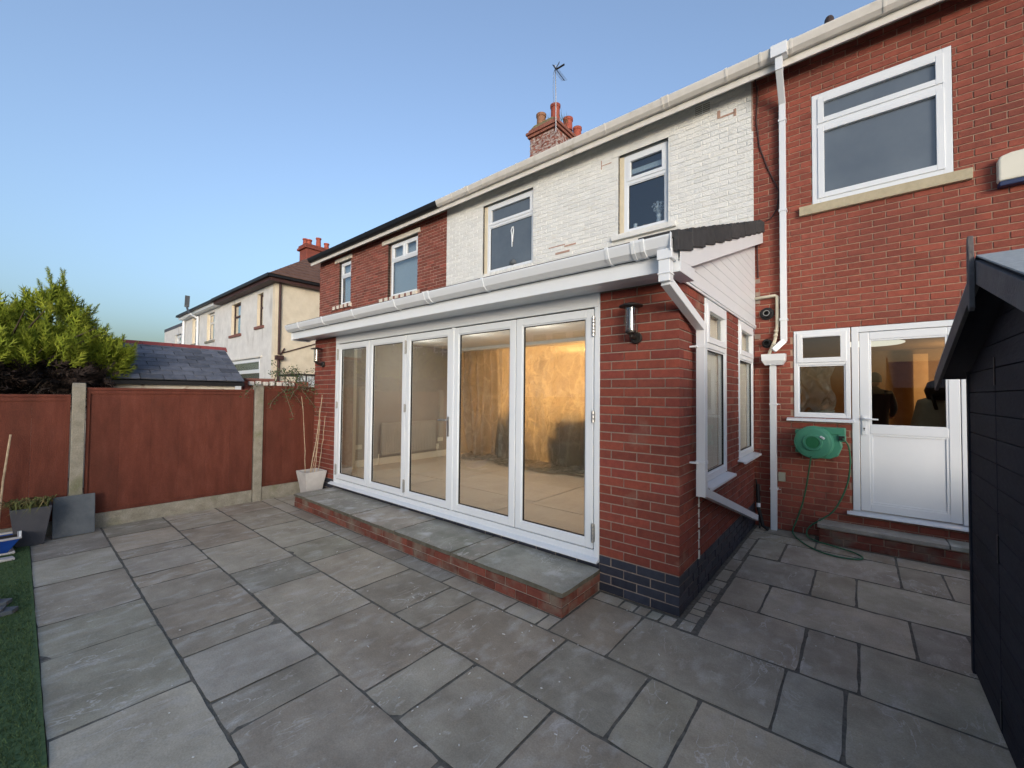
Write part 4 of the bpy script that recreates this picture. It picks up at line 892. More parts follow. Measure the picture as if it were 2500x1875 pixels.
# kitchen room behind
q = MB(); room_box(q, .05, 3.4, W+.29, 9.0, .37, 2.70); q.build('kitchen', mat('kitchen_wall', [(.30,.21,.13),(.36,.26,.16)], rough=.9), rh)
kl = bpy.data.lights.new('kitchen_lamp', 'POINT'); kl.energy = 13; kl.color = (1, .62, .30); kl.shadow_soft_size = .15; ko = bpy.data.objects.new('kitchen_lamp', kl); col.objects.link(ko); ko.location = (2.85, 7.9, 2.2)
q = MB(); q.lathe([(.0, 2.46), (.34, 2.462), (.37, 2.475), (.37, 2.49), (0, 2.50)], (1.20, 5.0, 0), 36); q.tube([(1.20, 5.0, 2.5), (1.20, 5.0, 2.70)], .02, 8)  # glowing disc imitates an interior light reflected in the door glass
tag(q.build('reflection_disc', emit('white_reflection_glow', (1, .95, .8), .22), org=(1.34, 4.6, 2.66)), 'glowing white disc standing in for a light reflection in the back door glass', 'light')
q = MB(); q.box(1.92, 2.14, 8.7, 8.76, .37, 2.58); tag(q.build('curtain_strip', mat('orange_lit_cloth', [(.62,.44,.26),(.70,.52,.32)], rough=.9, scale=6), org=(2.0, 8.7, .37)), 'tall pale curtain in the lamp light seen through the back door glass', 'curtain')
kb = MB(); kb.box(.10, 1.05, W+.30, W+.85, 1.30, 1.36); tag(kb.build('worktop', M['sofa'], org=(.5, W+.5, 1.3)), 'dark worktop under the small window beside the back door', 'worktop')
q = MB(); q.lathe([(.10, 1.362), (.13, 1.385), (.135, 1.40), (.125, 1.40), (.09, 1.37)], (.66, W+.45, 0), 18); q.beam((.75, W+.42, 1.41), (.90, W+.36, 1.47), .025, .012); tag(q.build('frying_pan', M['black'], org=(.66, W+.45, 1.36)), 'dark frying pan behind the lower pane of the small window', 'pan')
q = MB(); q.lathe([(.05, 1.50), (.075, 1.53), (.07, 1.56), (.03, 1.57)], (.66, W+.62, 0), 16); tag(q.build('copper_bowl', mat('copper', [(.75,.32,.08),(.8,.4,.12)], rough=.3, metal=.6), org=(.66, W+.62, 1.5)), 'shiny orange bowl behind the lower pane of the small window', 'bowl')
q = MB(); q.box(.52,.80,W+.55,W+.70,1.362,1.495); tag(q.build('bread_bin', M['greysheet'], org=(.66, W+.6, 1.36)), 'grey box under the orange bowl in the small window', 'box')
q = MB()
nv = 26; vs = []; fs = []
for j in range(nv+1):
    for i in range(nv+1):
        u = i/nv; v = j/nv; vs.append((.44+.36*u+.03*math.sin(v*7), W+.40+.07*noise.noise(Vector((u*6, v*5, 2))), 1.5+.55*v+.05*noise.noise(Vector((u*5, v*5, 9)))))
for j in range(nv):
    for i in range(nv): fs.append((j*(nv+1)+i, j*(nv+1)+i+1, (j+1)*(nv+1)+i+1, (j+1)*(nv+1)+i))
q.add(vs, fs); tag(q.build('plastic_bag', M['sheet'], org=(.6, W+.4, 1.5), smooth=True), 'crumpled clear plastic hanging behind the lower pane of the small window', 'plastic bag')
# dust sheeted furniture at the right of the door glass
nv = 30; vs = []; fs = []
for j in range(nv+1):
    v = j/nv
    for i in range(nv+1):
        a = 2*math.pi*i/nv; rr = .34*(1.25-.55*v)*(1+.18*noise.noise(Vector((math.cos(a)*2, math.sin(a)*2, v*2)))+.06*math.sin(a*9)*(1-v)); rr *= (1 if v < .93 else (1-v)/.07)
        vs.append((1.98+rr*math.cos(a), 5.6+rr*math.sin(a), .37+1.36*v))
for j in range(nv):
    for i in range(nv): fs.append((j*(nv+1)+i, j*(nv+1)+i+1, (j+1)*(nv+1)+i+1, (j+1)*(nv+1)+i))
q = MB(); q.add(vs, fs); tag(q.build('covered_furniture', M['greysheet'], org=(1.98, 5.6, .37), smooth=True), 'furniture under a crumpled grey dust sheet behind the right side of the back door glass', 'covered furniture')
q = MB(); q.lathe([(.05, 1.62), (.16, 1.66), (.19, 1.78), (.15, 1.90), (.04, 1.95)], (1.98, 5.45, 0), 16); q.beam((1.86, 5.3, 1.72), (1.90, 5.25, 1.50), .04, .02); tag(q.build('black_bag', M['black'], org=(1.98, 5.45, 1.62), smooth=True), 'black bag on top of the grey covered furniture behind the back door glass', 'bag')
# person seen from behind, standing in the kitchen
pn = thing('person', (1.27, 7.0, .37), 'person in a dark jacket seen from behind through the left of the back door glass', 'person')
def skinned(name, joints, edges_, mt, parent, sub=1):
    base = wloc(parent); me = bpy.data.meshes.new(name); me.from_pydata([Vector(j[:3])-base for j in joints], edges_, []); me.materials.append(mt)
    o = bpy.data.objects.new(name, me); col.objects.link(o); o.parent = parent
    s = o.modifiers.new('skin', 'SKIN'); s.use_smooth_shade = True
    for i, j in enumerate(joints): me.skin_vertices[0].data[i].radius = (j[3], j[4] if len(j) > 4 else j[3])
    me.skin_vertices[0].data[0].use_root = True
    o.modifiers.new('sub', 'SUBSURF').levels = sub; o.modifiers['sub'].render_levels = sub
    return o
px, py = 1.27, 7.0
J = [(px, py, 1.30, .19, .13), (px, py, 1.52, .20, .13), (px, py-.01, 1.70, .19, .11), (px, py, 1.83, .07, .07), (px, py+.02, 1.90, .06, .06),
     (px+.21, py, 1.74, .075), (px+.27, py+.03, 1.48, .062), (px+.24, py+.22, 1.32, .045), (px-.21, py, 1.74, .075), (px-.27, py+.03, 1.48, .062), (px-.24, py+.22, 1.32, .045),
     (px+.10, py, 1.20, .11), (px+.11, py, .82, .075), (px+.11, py, .46, .05), (px+.12, py+.12, .41, .04), (px-.10, py, 1.20, .11), (px-.11, py, .82, .075), (px-.11, py, .46, .05), (px-.12, py+.12, .41, .04)]
skinned('body', J, [(0,1),(1,2),(2,3),(3,4),(2,5),(5,6),(6,7),(2,8),(8,9),(9,10),(0,11),(11,12),(12,13),(13,14),(0,15),(15,16),(16,17),(17,18)], M['jacket'], pn)
q = MB(); bmh = bmesh.new(); bmesh.ops.create_uvsphere(bmh, u_segments=18, v_segments=14, radius=.105)
for v in bmh.verts:
    v.co.z *= 1.22; v.co.y *= 1.08
    if v.co.y > .08 and abs(v.co.x) < .03 and abs(v.co.z+.01) < .03: v.co.y += .02
q.add([tuple(v.co+Vector((px, py+.01, 2.00))) for v in bmh.verts], [tuple(x.index for x in f.verts) for f in bmh.faces]); q.build('head', M['skin'], pn, smooth=True)
q = MB(); q.add([tuple(Vector((v.co.x*1.06, v.co.y*1.06-.008, v.co.z*1.05+.008))+Vector((px, py+.01, 2.00))) for v in bmh.verts], [tuple(x.index for x in f.verts) for f in bmh.faces if f.calc_center_median().y < .03 and f.calc_center_median().z > -.06 or f.calc_center_median().z > .05]); q.build('hair', M['hair'], pn, smooth=True); bmh.free()
for s in (-1, 1):
    hb = Vector((px+.24*s, py+.22, 1.32)); qh = MB(); qh.lathe([(.02, -.02), (.035, .0), (.03, .05), (.01, .08)], hb+Vector((0, .02, -.01)), 8, 'y')
    for k in range(4): qh.tube([hb+Vector((-.027+.018*k, .08, 0)), hb+Vector((-.027+.018*k, .13, -.01)), hb+Vector((-.027+.018*k, .145+.006*(k % 3), -.045))], .008, 5)
    qh.tube([hb+Vector((-.03*s, .03, 0)), hb+Vector((-.055*s, .07, .01))], .009, 5); qh.build('hand', M['skin'], pn, smooth=True)

# ================================================================== RED NEIGHBOUR (left)
nbh = thing('brick_house', (-9.2, W, 0), 'old dark red brick house left of the white painted wall', 'house')
NX0, NX1 = -12.29, -6.132
OPN = [(-11.05, -10.36, 4.31, 5.62), (-8.47, -7.20, 4.18, 5.60)]
q = MB(); wall_body(q, 'y', W+.008, .28, NX0, NX1, 2.6, ZS, OPN); wall_body(q, 'y', W+.008, .28, NX0, NX1, 0, 2.6, []); q.box(NX0+.004, NX0+.05, W+.29, 11, 0, ZS); q.build('wall', M['mortar_n'], nbh)
LBN = [(-11.27, -10.29, 5.62, 5.74), (-8.71, -7.10, 5.60, 5.71), (-11.42, -10.28, 4.20, 4.31), (-8.86, -7.10, 4.07, 4.18)]
lay_bricks(nbh, [('y', W, .09, M['brick_n'], course_bricks(NX0, NX1, 3.0, ZS, OPN+LBN, off=.05))], 300, minpx=12, proud=.004)
for (a, b, c, d) in LBN[:2]: q = MB(); q.box(a, b, W-.035, W+.06, c, d); q.build('lintel', M['lintel'], nbh, bevel=.006)
for (a, b, c, d) in LBN[2:]:
    n_ = int((b-a)/.08); 
    for k in range(n_): q = MB(); q.box(a+k*.08, a+k*.08+.07, W-.05, W+.05, c, d-.004); q.build('sill_brick', M['lintel'] if k % 3 else M['redsill'], nbh, bevel=.005)
nw1 = window(nbh, 'y', W+.07, -11.04, -10.38, 4.32, 5.60, trans=5.18, fw=.06)
nw2 = window(nbh, 'y', W+.07, -8.40, -7.23, 4.19, 5.58, trans=5.14, fw=.06, mull=-7.82)
q = MB(); q.box(-11.05, -10.37, W+.22, W+.225, 4.2, 5.6); q.box(-8.45, -7.2, W+.22, W+.225, 4.2, 5.6); q.build('net_curtain', M['curtain'], nbh)
q = MB(); q.box(NX0+.05, NX1, W+.29, W+.30, 4.0, 5.7); q.build('room_back', M['room'], nbh)
eaves(nbh, NX0-.15, NX1, gm='black', brk=[-11.5, -10.2, -9, -7.6])
q = MB(); q.prism([(2.70, 5.97), (7.0, 8.9), (11.3, 5.97), (11.3, 5.9), (W, 5.9)], 'x', NX0-.15, NX1-.004); q.build('roof', M['roofdark'], nbh)

# ================================================================== CREAM HOUSES FARTHER LEFT
ch_ = thing('rendered_house', (-19.3, W, 0), 'pale rendered house with brown trim and cream side wall beyond the fence', 'house')
CX1, CX0 = -15.9, -22.45
OPC = [(-17.75, -17.10, 4.32, 5.66), (-20.9, -19.68, 4.22, 5.64), (-20.9, -17.3, 2.0, 3.05)]
q = MB(); wall_body(q, 'y', W, .16, CX0, CX1, 0, ZS, OPC); q.build('wall', M['render'], ch_)
q = MB(); q.box(CX0+.02, CX1-.02, W+.28, W+.34, 0, ZS); q.build('inner_wall', M['sofa'], ch_)
q = MB(); q.box(CX1-.2, CX1+.006, W+.165, 10.5, 0, ZS); q.build('side_wall', M['cream_side'], ch_)
q = MB(); q.box(CX1-.22, CX1+.008, W-.012, W+.16, 0, ZS-.001); q.build('corner_band', M['cream_and_lit_render'], ch_)
for (a, b, c, d) in OPC[:2]:
    q = MB(); q.box(a, a+.02, W+.002, W+.155, c, d); q.box(a+.021, b, W+.002, W+.155, d-.02, d); q.build('reveal', M['cream_and_lit_render'], ch_)  # cream reveals carry the warm side light as colour
    q = MB(); q.box(a-.15, b+.15, W-.06, W+.05, c-.11, c-.002); q.build('sill', M['redsill'], ch_)
window(ch_, 'y', W+.11, -17.73, -17.11, 4.33, 5.63, trans=5.1, fw=.06, frame='brown_paint', top_sash=False)
window(ch_, 'y', W+.11, -20.88, -19.69, 4.23, 5.61, trans=5.05, fw=.06, frame='brown_paint', top_sash=False)
window(ch_, 'y', W+.03, -20.85, -17.33, 2.02, 3.03, trans=2.50, fw=.09, frame='upvc')
q = MB(); q.box(-20.8, -17.2, W+.20, W+.21, 1.9, 5.6); q.build('net_curtain', M['curtain'], ch_)
q = MB(); q.box(-21.2, -17.1, W-.05, W, 3.06, 3.12); q.build('window_head', M['upvc_warm'], ch_)
q = MB(); q.box(CX0, CX1+.3, 2.66, W-.001, 5.82, 5.98); q.box(CX1+.01, CX1+.3, W, 10.6, 5.82, 5.98); q.build('eaves_board', M['brown_paint'], ch_)
q = MB(); q.box(CX0, CX1+.4, 2.55, 2.655, 5.95, 6.06); q.box(CX1+.305, CX1+.41, 2.66, 10.6, 5.95, 6.06); q.build('gutter', M['black'], ch_)
q = MB(); rx = CX1+.42; q.add([(CX0,2.6,6.06),(rx,2.6,6.06),(rx,10.9,6.06),(CX0,10.9,6.06),(CX0,6.75,8.9),(-19.6,6.75,8.9)], [(0,1,5,4),(1,2,5),(2,3,4,5),(0,4,3),(0,3,2,1)]); q.build('roof', M['roofbrown'], ch_)
q = MB()
for k in range(14):
    z = 6.06+k*.2; f_ = (z-6.06)/2.84; xe = rx-(rx+19.6)*f_; ya = 2.6+4.15*f_; yb = 10.9-4.15*f_
    q.beam((xe+.01, ya, z), (xe+.01, yb, z), .03, .02)
q.build('tile_course', M['roofbrown'], ch_)
q = MB(); q.box(-21.15, -20.35, 6.0, 7.2, 7.4, 9.0); q.box(-21.25, -20.25, 5.9, 7.3, 9.0, 9.12); q.box(-21.2, -20.3, 5.95, 7.25, 9.13, 9.25); cc = q.build('chimney', M['brick_b'], ch_, bevel=.02)
for (x, y, h) in ((-20.95, 6.2, .45), (-20.5, 6.2, .30), (-20.45, 6.65, .50), (-20.4, 7.05, .32)):
    q = MB(); q.lathe([(.13, 9.2), (.11, 9.2+h-.08), (.14, 9.2+h-.06), (.14, 9.2+h), (.10, 9.2+h)], (x, y, 0), 14); q.build('chimney_pot', M['terracotta'], cc)
q = MB(); q.tube([(-15.83, W+.14, 5.85), (-15.83, W+.14, 3.1)], .045, 8); q.box(-15.93+.03, -15.7, W+.02, W+.28, 2.9, 3.06); q.tube([(-15.83, W+.14, 2.95), (-15.83, W+.14, 0)], .05, 8); q.tube([(-15.83, W+.2, 3.1), (-15.85, W+.35, 3.35)], .03, 6); q.tube([(-15.86, W+.25, 3.16), (-15.86, 4.6, 3.68), (-15.86, 6, 3.8)], .022, 6); q.build('downpipe', M['brown_paint'], ch_)
q = MB(); q.box(-15.9, -15.82, W+.1, W+.2, 5.80, 6.05); q.build('outlet', M['upvc'], ch_)
c2 = thing('rendered_house', (-26, W, 0), 'grey rendered house at the far end of the terrace, with white gutter', 'house')
D0 = -29.2
OPD = [(-24.7, -23.45, 4.25, 5.66), (-27.5, -26.35, 4.3, 5.72)]
q = MB(); wall_body(q, 'y', W, .16, D0, CX0-.003, 0, ZS, OPD); q.build('wall', M['render'], c2)
q = MB(); q.box(D0+.02, CX0-.02, W+.28, W+.34, 0, ZS); q.build('inner_wall', M['room'], c2)
for (a, b, c, d) in OPD:
    q = MB(); q.box(a, a+.03, W+.002, W+.155, c, d); q.build('reveal', M['cream_and_lit_render'], c2)  # left reveal coloured cream for the warm side light
    q = MB(); q.box(a-.15, b+.15, W-.06, W+.05, c-.11, c-.002); q.build('sill', M['concrete'], c2)
    window(c2, 'y', W+.11, a+.02, b-.01, c+.01, d-.02, trans=d-.5, fw=.08, frame='upvc_warm', top_sash=False)
q = MB(); q.box(D0, CX0-.003, 2.68, W-.001, 5.80, 5.95); q.build('fascia', M['upvc'], c2)
q = MB(); q.box(D0, CX0-.003, 2.55, 2.675, 5.93, 6.04); q.build('gutter', M['black'], c2)
q = MB(); q.prism([(2.6, 6.05), (6.75, 8.9), (10.9, 6.05)], 'x', D0, CX0-.004); q.build('roof', M['roofbrown'], c2)
q = MB(); q.tube([(-29.0, W-.08, 5.8), (-29.0, W-.08, 2)], .07, 8); q.build('downpipe', M['upvc'], c2); q = MB(); q.tube([(-26.1, W-.08, 5.7), (-26.1, W-.08, 2)], .06, 8); q.tube([(-26.5, W-.3, 5.85), (-26.1, W-.08, 5.6)], .06, 8); q.build('downpipe', M['upvc'], c2)
q = MB(); q.beam((-26.3, 2.45, 6.15), (-26.2, 2.45, 6.75), .2, .06); q.beam((-26.3, 2.45, 6.16), (-25.6, 2.40, 5.75), .08, .06); tag(q.build('satellite_dish', M['slabgrey'], org=(-26.1, 2.45, 6)), 'small grey dish above the gutter of the far rendered house', 'satellite dish')
c3 = thing('rendered_house', (-32, W+.6, 0), 'low pale rendered house with flat roof at the far left end of the terrace', 'house')
OPE = [(-33.0, -31.4, 3.6, 5.3)]
q = MB(); wall_body(q, 'y', W+.3, .3, -36, -29.25, 0, 5.75, OPE); q.build('wall', M['render'], c3)
q = MB(); q.box(-36, -29.25, W+.28, 9, 5.76, 5.95); q.build('roof', M['slate'], c3)
window(c3, 'y', W+.4, -32.9, -31.5, 3.65, 5.25, trans=4.8, fw=.09, frame='upvc')
q = MB(); q.box(-35.9, -29.3, W+.65, W+.7, 0, 5.7); q.build('inner_wall', M['room'], c3)

# ================================================================== SLATE ROOFED OUTBUILDING
ob = thing('outbuilding', (-9.3, -2.4, 0), 'low outbuilding with blue grey slate roof and red ridge beyond the fence', 'outbuilding')
EX, EZ, RX, RZ = -8.0, 1.86, -9.3, 2.57; Y1, Y0 = -.43, -4.6
q = MB(); q.box(-10.5, -8.12, Y0+.1, Y1-.12, 0, 1.78); q.prism([(-10.5, 1.78), (-8.12, 1.78), (-9.3, 2.50)], 'y', Y0+.1, Y1-.12); q.build('wall', M['lintel'], ob)
q = MB(); q.box(-8.115, -8.0, Y0, Y1, 1.775, 1.84); q.build('fascia', M['black'], ob)
q = MB(); q.prism([(-8.02, 1.842), (RX, RZ-.022), (-10.6, 1.842)], 'y', Y0, Y1-.01); q.build('roof_deck', M['black'], ob)
nr = 9; sl = math.hypot(RX-EX, RZ-EZ); slp = math.atan2(RZ-EZ, EX-RX)
sm = {}
for r_ in range(nr):
    t0 = r_/nr; x0 = EX+(RX-EX)*t0+.02; z0 = EZ+(RZ-EZ)*t0; off = .15 if r_ % 2 else 0; y = Y1-off
    yy = Y1
    while yy > Y0:
        w_ = .3 if not (yy == Y1 and off) else .15
        y0_ = max(yy-w_, Y0); wd = yy-y0_-.012
        key = (round(wd, 2))
        if key not in sm:
            mb = MB(); L_ = sl/nr+.05; mb.box(0, L_, 0, wd, 0, .018); me = mb.mesh('slate'); me.materials.append(M['slate']); sm[key] = me
        o = part(sm[key], 'slate', ob, (x0+.012*math.sin(slp), y0_+.003, z0+.004+R.uniform(0, .003)), (R.uniform(-.008, .008), -(math.pi-slp)+math.radians(2.5), 0))
        o.rotation_euler = (0, 0, 0)
        o.rotation_mode = 'QUATERNION'
        ux = Vector((-math.cos(slp-.035), 0, math.sin(slp-.035))); uy = Vector((0, 1, 0)); uz = ux.cross(uy)
        if uz.z < 0: uz = -uz; 
        mt_ = Matrix((ux, uy, ux.cross(uy))).transposed(); o.rotation_quaternion = mt_.to_quaternion()
        if ux.cross(uy).z < 0: o.location.z += .012
        yy -= w_
yy = Y1+.03
while yy > Y0:
    q = MB(); q.prism([(RX-.14, RZ-.06), (RX-.05, RZ+.035), (RX+.05, RZ+.035), (RX+.14, RZ-.06), (RX+.11, RZ-.07), (RX+.04, RZ+.005), (RX-.04, RZ+.005), (RX-.11, RZ-.07)], 'y', yy-.445, yy); q.build('ridge_tile', M['ridge'], ob, bevel=.004); yy -= .45
bw = thing('garden_wall', (-8.6, .3, 0), 'low brick garden wall with pale coping blocks beyond the fence', 'wall')
q = MB(); q.box(-8.6, -8.4, -.30, .95, 0, 1.90); q.build('wall', M['brick_n'], bw)
q = MB(); q.box(-8.64, -8.36, -.3, .25, 1.903, 1.945); q.build('coping', M['redsill'], bw)
for k in range(7): q = MB(); q.box(-8.395, -8.3, -.25+k*.13, -.16+k*.13, 1.80, 1.878+.01*(k % 2)); q.build('block', M['upvc_warm'], bw, bevel=.01)
gh = thing('lean_to', (-8.6, .9, 0), 'small glazed lean-to with black roof edge between the fence and the cream wall', 'lean-to')
q = MB(); q.box(-9.3, -8.4, .68, 2.4, 2.04, 2.08); q.build('roof', M['black'], gh)
q = MB(); q.box(-9.3, -8.45, .70, 2.4, 0, 1.80); q.build('wall', M['lintel'], gh)
q = MB(); q.box(-8.45, -8.43, .72, 2.4, 1.80, 2.04); q.build('pane', M['curtain'], gh)
for k in range(8): q = MB(); q.box(-8.43, -8.415, .70+k*.2, .72+k*.2, 1.80, 2.04); q.build('glazing_bar', M['black'], gh)

# ================================================================== FENCE
fe = thing('fence', (-6.1, -2.8, 0), 'red brown timber panel fence with concrete posts and gravel boards along the left side', 'fence')
FX = -6.06
def post(y0, y1, zt):
    q = MB(); q.prism([(FX-.06, -.2), (FX+.045, -.2), (FX+.045, zt-.05), (FX+.02, zt-.01), (FX-.0, zt), (FX-.035, zt-.01), (FX-.06, zt-.05)], 'y', y0, y1); q.build('post', M['concrete'], fe, bevel=.008)
def panel(y0, y1, zt, gz):
    q = MB(); q.box(FX-.03, FX+.02, y0+.002, y1-.002, -.05, gz); q.build('gravel_board', M['concrete'], fe, bevel=.004)
    n_ = max(2, round((y1-y0)/.30)); wd = (y1-y0-.01)/n_
    for k in range(n_):
        a = y0+.005+k*wd; q = MB(); q.box(FX-.010, FX+.000+.0018*(k % 2), a, a+wd-.0006, gz+.003, zt-.03); q.build('board', M['fence'], fe, bevel=.001)
    q = MB(); q.box(FX-.02, FX+.018, y0+.003, y1-.003, zt-.03, zt); q.build('cap_rail', M['fence'], fe, bevel=.003)
    for (a, b, c, d) in ((y0+.004, y0+.035, gz+.002, zt-.031), (y1-.035, y1-.004, gz+.002, zt-.031)): q = MB(); q.box(FX+.0045, FX+.016, a, b, c, d); q.build('batten', M['fence'], fe, bevel=.002)
    for zz in (gz+.003, zt-.075): q = MB(); q.box(FX+.0045, FX+.014, y0+.036, y1-.036, zz, zz+.04); q.build('batten', M['fence'], fe, bevel=.002)
post(-2.812, -2.700, 1.755); post(-.895, -.775, 1.79); post(-4.72, -4.61, 1.70)
panel(-2.695, -.90, 1.70, .175); panel(-.77, .96, 1.755, .20); panel(-4.60, -2.817, 1.615, .16)
post(.965, 1.08, 1.8)
for k in range(3):
    y1 = -4.725-k*1.93; panel(y1-1.80, y1, 1.6, .16); post(y1-1.915, y1-1.805, 1.7)
shade_fence = thing('fence', (3.45, -3, 0), 'unseen red brown panel fence added at the right to block low warm light', 'fence')
for k in range(6):  # out-of-view fence, added to keep low warm light off the back wall
    y0 = 2.9-(k+1)*1.93; q = MB(); q.box(3.45, 3.48, y0+.12, y0+1.93, .18, 1.02); q.build('panel', M['fence'], shade_fence)
    q = MB(); q.box(3.44, 3.49, y0+.12, y0+1.93, -.05, .18); q.build('gravel_board', M['concrete'], shade_fence)
    q = MB(); q.box(3.41, 3.52, y0, y0+.115, -.05, 1.08); q.build('post', M['concrete'], shade_fence)
# vine over the fence by the pier
vn = thing('climbing_plant', (-5.98, -.1, 1.2), 'straggly climbing plant trailing over the fence beside the extension', 'climbing plant')
q = MB(); lf = MB()
def leafquad(mb, p, s, rr=R):
    a = Vector((rr.uniform(-1, 1), rr.uniform(-1, 1), rr.uniform(-.6, 1))).normalized(); b = a.orthogonal().normalized(); b.rotate(Matrix.Rotation(rr.uniform(0, 6.28), 3, a))
    p = Vector(p); mb.add([p, p+a*s*.5+b*s*.3, p+a*s, p+a*s*.5-b*s*.3], [(0, 1, 2, 3)])
for i in range(26):
    p = Vector((-5.97+R.uniform(-.12, .05), R.uniform(-.75, -.05), 1.72)); path = [p.copy()]; d = Vector((R.uniform(-.05, .1), R.uniform(-.4, .5), R.uniform(-.2, 1))).normalized()
    for k in range(7):
        d = (d+Vector((R.uniform(-.15, .2), R.uniform(-.3, .3), -.22))).normalized(); p = p+d*.07; path.append(p.copy())
        for _ in range(7): leafquad(lf, p+Vector((R.uniform(-.04, .04), R.uniform(-.04, .04), R.uniform(-.04, .04))), R.uniform(.018, .038))
    q.tube(path, [.004]*8, 4)
for (a, b, c) in ((-6.0, -.30, .36), (-6.0, -.42, .28), (-5.98, -.12, .42)):
    q.tube([(a, b, 1.70), (a+.02, b+.05, 1.70+c*.5), (a, b+.16, 1.70+c)], [.004, .003, .002], 4); q.tube([(a+.01, b+.04, 1.70+c*.4), (a, b-.06, 1.70+c*.7)], .002, 4)
q.build('stem', M['twig'], vn); lf.build('foliage', M['leaf'], vn)

# ================================================================== CONIFER
tr = thing('conifer_tree', (-8.4, -3.5, 0), 'lime green feathery conifer with bare dark lower branches behind the fence', 'tree')
q = MB(); q.tube([(-8.4, -3.4, 0), (-8.4, -3.4, 1.5), (-8.42, -3.42, 2.5)], [.12, .09, .03], 8)
for i in range(40):
    a = R.uniform(0, 6.28); z = R.uniform(1.0, 2.3); q.tube([(-8.4, -3.4, z), (-8.4+.6*math.cos(a), -3.4+.6*math.sin(a), z+.2), (-8.4+1.1*math.cos(a), -3.4+1.1*math.sin(a), z+.5)], [.025, .015, .004], 5)
q.build('trunk', M['bark'], tr)
blobs = [(-8.45,-2.95,2.40,.46,.66),(-8.4,-3.55,2.22,.55,.60),(-8.4,-4.3,2.0,.75,.72),(-8.25,-2.62,2.12,.40,.46),(-8.1,-2.36,2.06,.24,.28),(-7.9,-3.05,1.95,.52,.46),(-7.85,-3.75,1.95,.58,.5)]
cr1 = MB(); cr2 = MB()
def spray(mb, p, d, L, rr):
    d = d.normalized(); s = d.orthogonal().normalized(); s.rotate(Matrix.Rotation(rr.uniform(0, 6.28), 3, d)); n = d.cross(s)
    pts = []
    for k in range(3):
        t = .15+.27*k; wv = L*(.34-.085*k); c = p+d*L*t+n*L*.05*math.sin(k*2)
        for sg in (-1, 1): mb.add([c, c+d*L*.10+s*sg*wv*.4, c+d*L*.34+s*sg*wv, c+d*L*.12], [(0, 1, 2, 3)])
    mb.add([p+s*L*.03, p+d*L*.6+s*L*.035, p+d*L*1.12, p+d*L*.6-s*L*.035, p-s*L*.03], [(0, 1, 2, 3, 4)])
for (bx, by, bz, br, bh) in blobs:
    n_ = int(2100*br*bh)+160
    for i in range(n_):
        v = Vector((R.gauss(0, 1), R.gauss(0, 1), R.gauss(0, 1))).normalized(); rad = R.uniform(.70, 1.0)**.6
        lump = 1+.20*noise.noise(v*3.0+Vector((bx, by, bz)))
        p = Vector((bx+v.x*br*rad*lump, by+v.y*br*rad*lump, bz+v.z*bh*rad*lump))
        dead = p.z < 2.0+.22*noise.noise(Vector((p.x*1.5, p.y*1.7, 0)))-(.25 if p.y > -2.4 else 0)
        if dead and p.z < 1.5: continue
        d = Vector((v.x*.8, v.y*.8, v.z*.5+.75+R.uniform(-.2, .3)))+Vector((R.uniform(-.3, .3), R.uniform(-.3, .3), 0))
        spray(cr2 if dead else cr1, p, d if not dead else Vector((v.x, v.y, R.uniform(-.4, .5))), R.uniform(.14, .27)*(1 if not dead else 1.1), R)
def plume(p, d, L):
    """a feathery branch tip: a curving shoot with sprays on both sides that shorten to a point"""
    d = d.normalized(); n_ = int(L/.022)
    for k in range(n_):
        t = k/n_; d = (d+Vector((0, 0, .02))+Vector((R.uniform(-.05, .05), R.uniform(-.05, .05), 0))).normalized(); p = p+d*L/n_
        for _ in range(2):
            s_ = d.orthogonal().normalized(); s_.rotate(Matrix.Rotation(R.uniform(0, 6.28), 3, d))
            spray(cr1, p, d*1.1+s_*(.8-.5*t), (.15-.09*t)*R.uniform(.8, 1.2), R)
for (bx, by, bz, br, bh) in blobs:
    for i in range(int(26*br)+6):
        v = Vector((R.gauss(0, 1), R.gauss(0, 1), abs(R.gauss(0, 1))+.15)).normalized()
        plume(Vector((bx+v.x*br*.75, by+v.y*br*.75, bz+v.z*bh*.75)), Vector((v.x*.9, v.y*.9, v.z*.6+.55)), R.uniform(.28, .46))
for (tx, ty, tz, L_) in ((-8.4,-2.86,3.0,.50),(-8.42,-2.98,2.92,.36),(-8.4,-2.75,2.8,.34),(-8.5,-3.45,2.62,.42),(-8.35,-2.55,2.45,.30),(-8.4,-4.2,2.8,.3),(-8.15,-2.34,2.2,.28)):
    for i in range(3): plume(Vector((tx+R.uniform(-.05, .05), ty+R.uniform(-.05, .05), tz)), Vector((R.uniform(-.25, .25), R.uniform(-.3, .3), 1)), L_)
for i in range(2600):    # dark inner twigs fill the underside
    p = Vector((R.gauss(-8.35, .40), R.uniform(-4.9, -2.3), R.uniform(1.35, 2.05)))
    spray(cr2, p, Vector((R.uniform(-1, 1), R.uniform(-1, 1), R.uniform(-.5, .5))), R.uniform(.12, .22), R)
cr1.build('crown', M['conifer'], tr); cr2.build('dead_branches', M['conifer_dead'], tr)

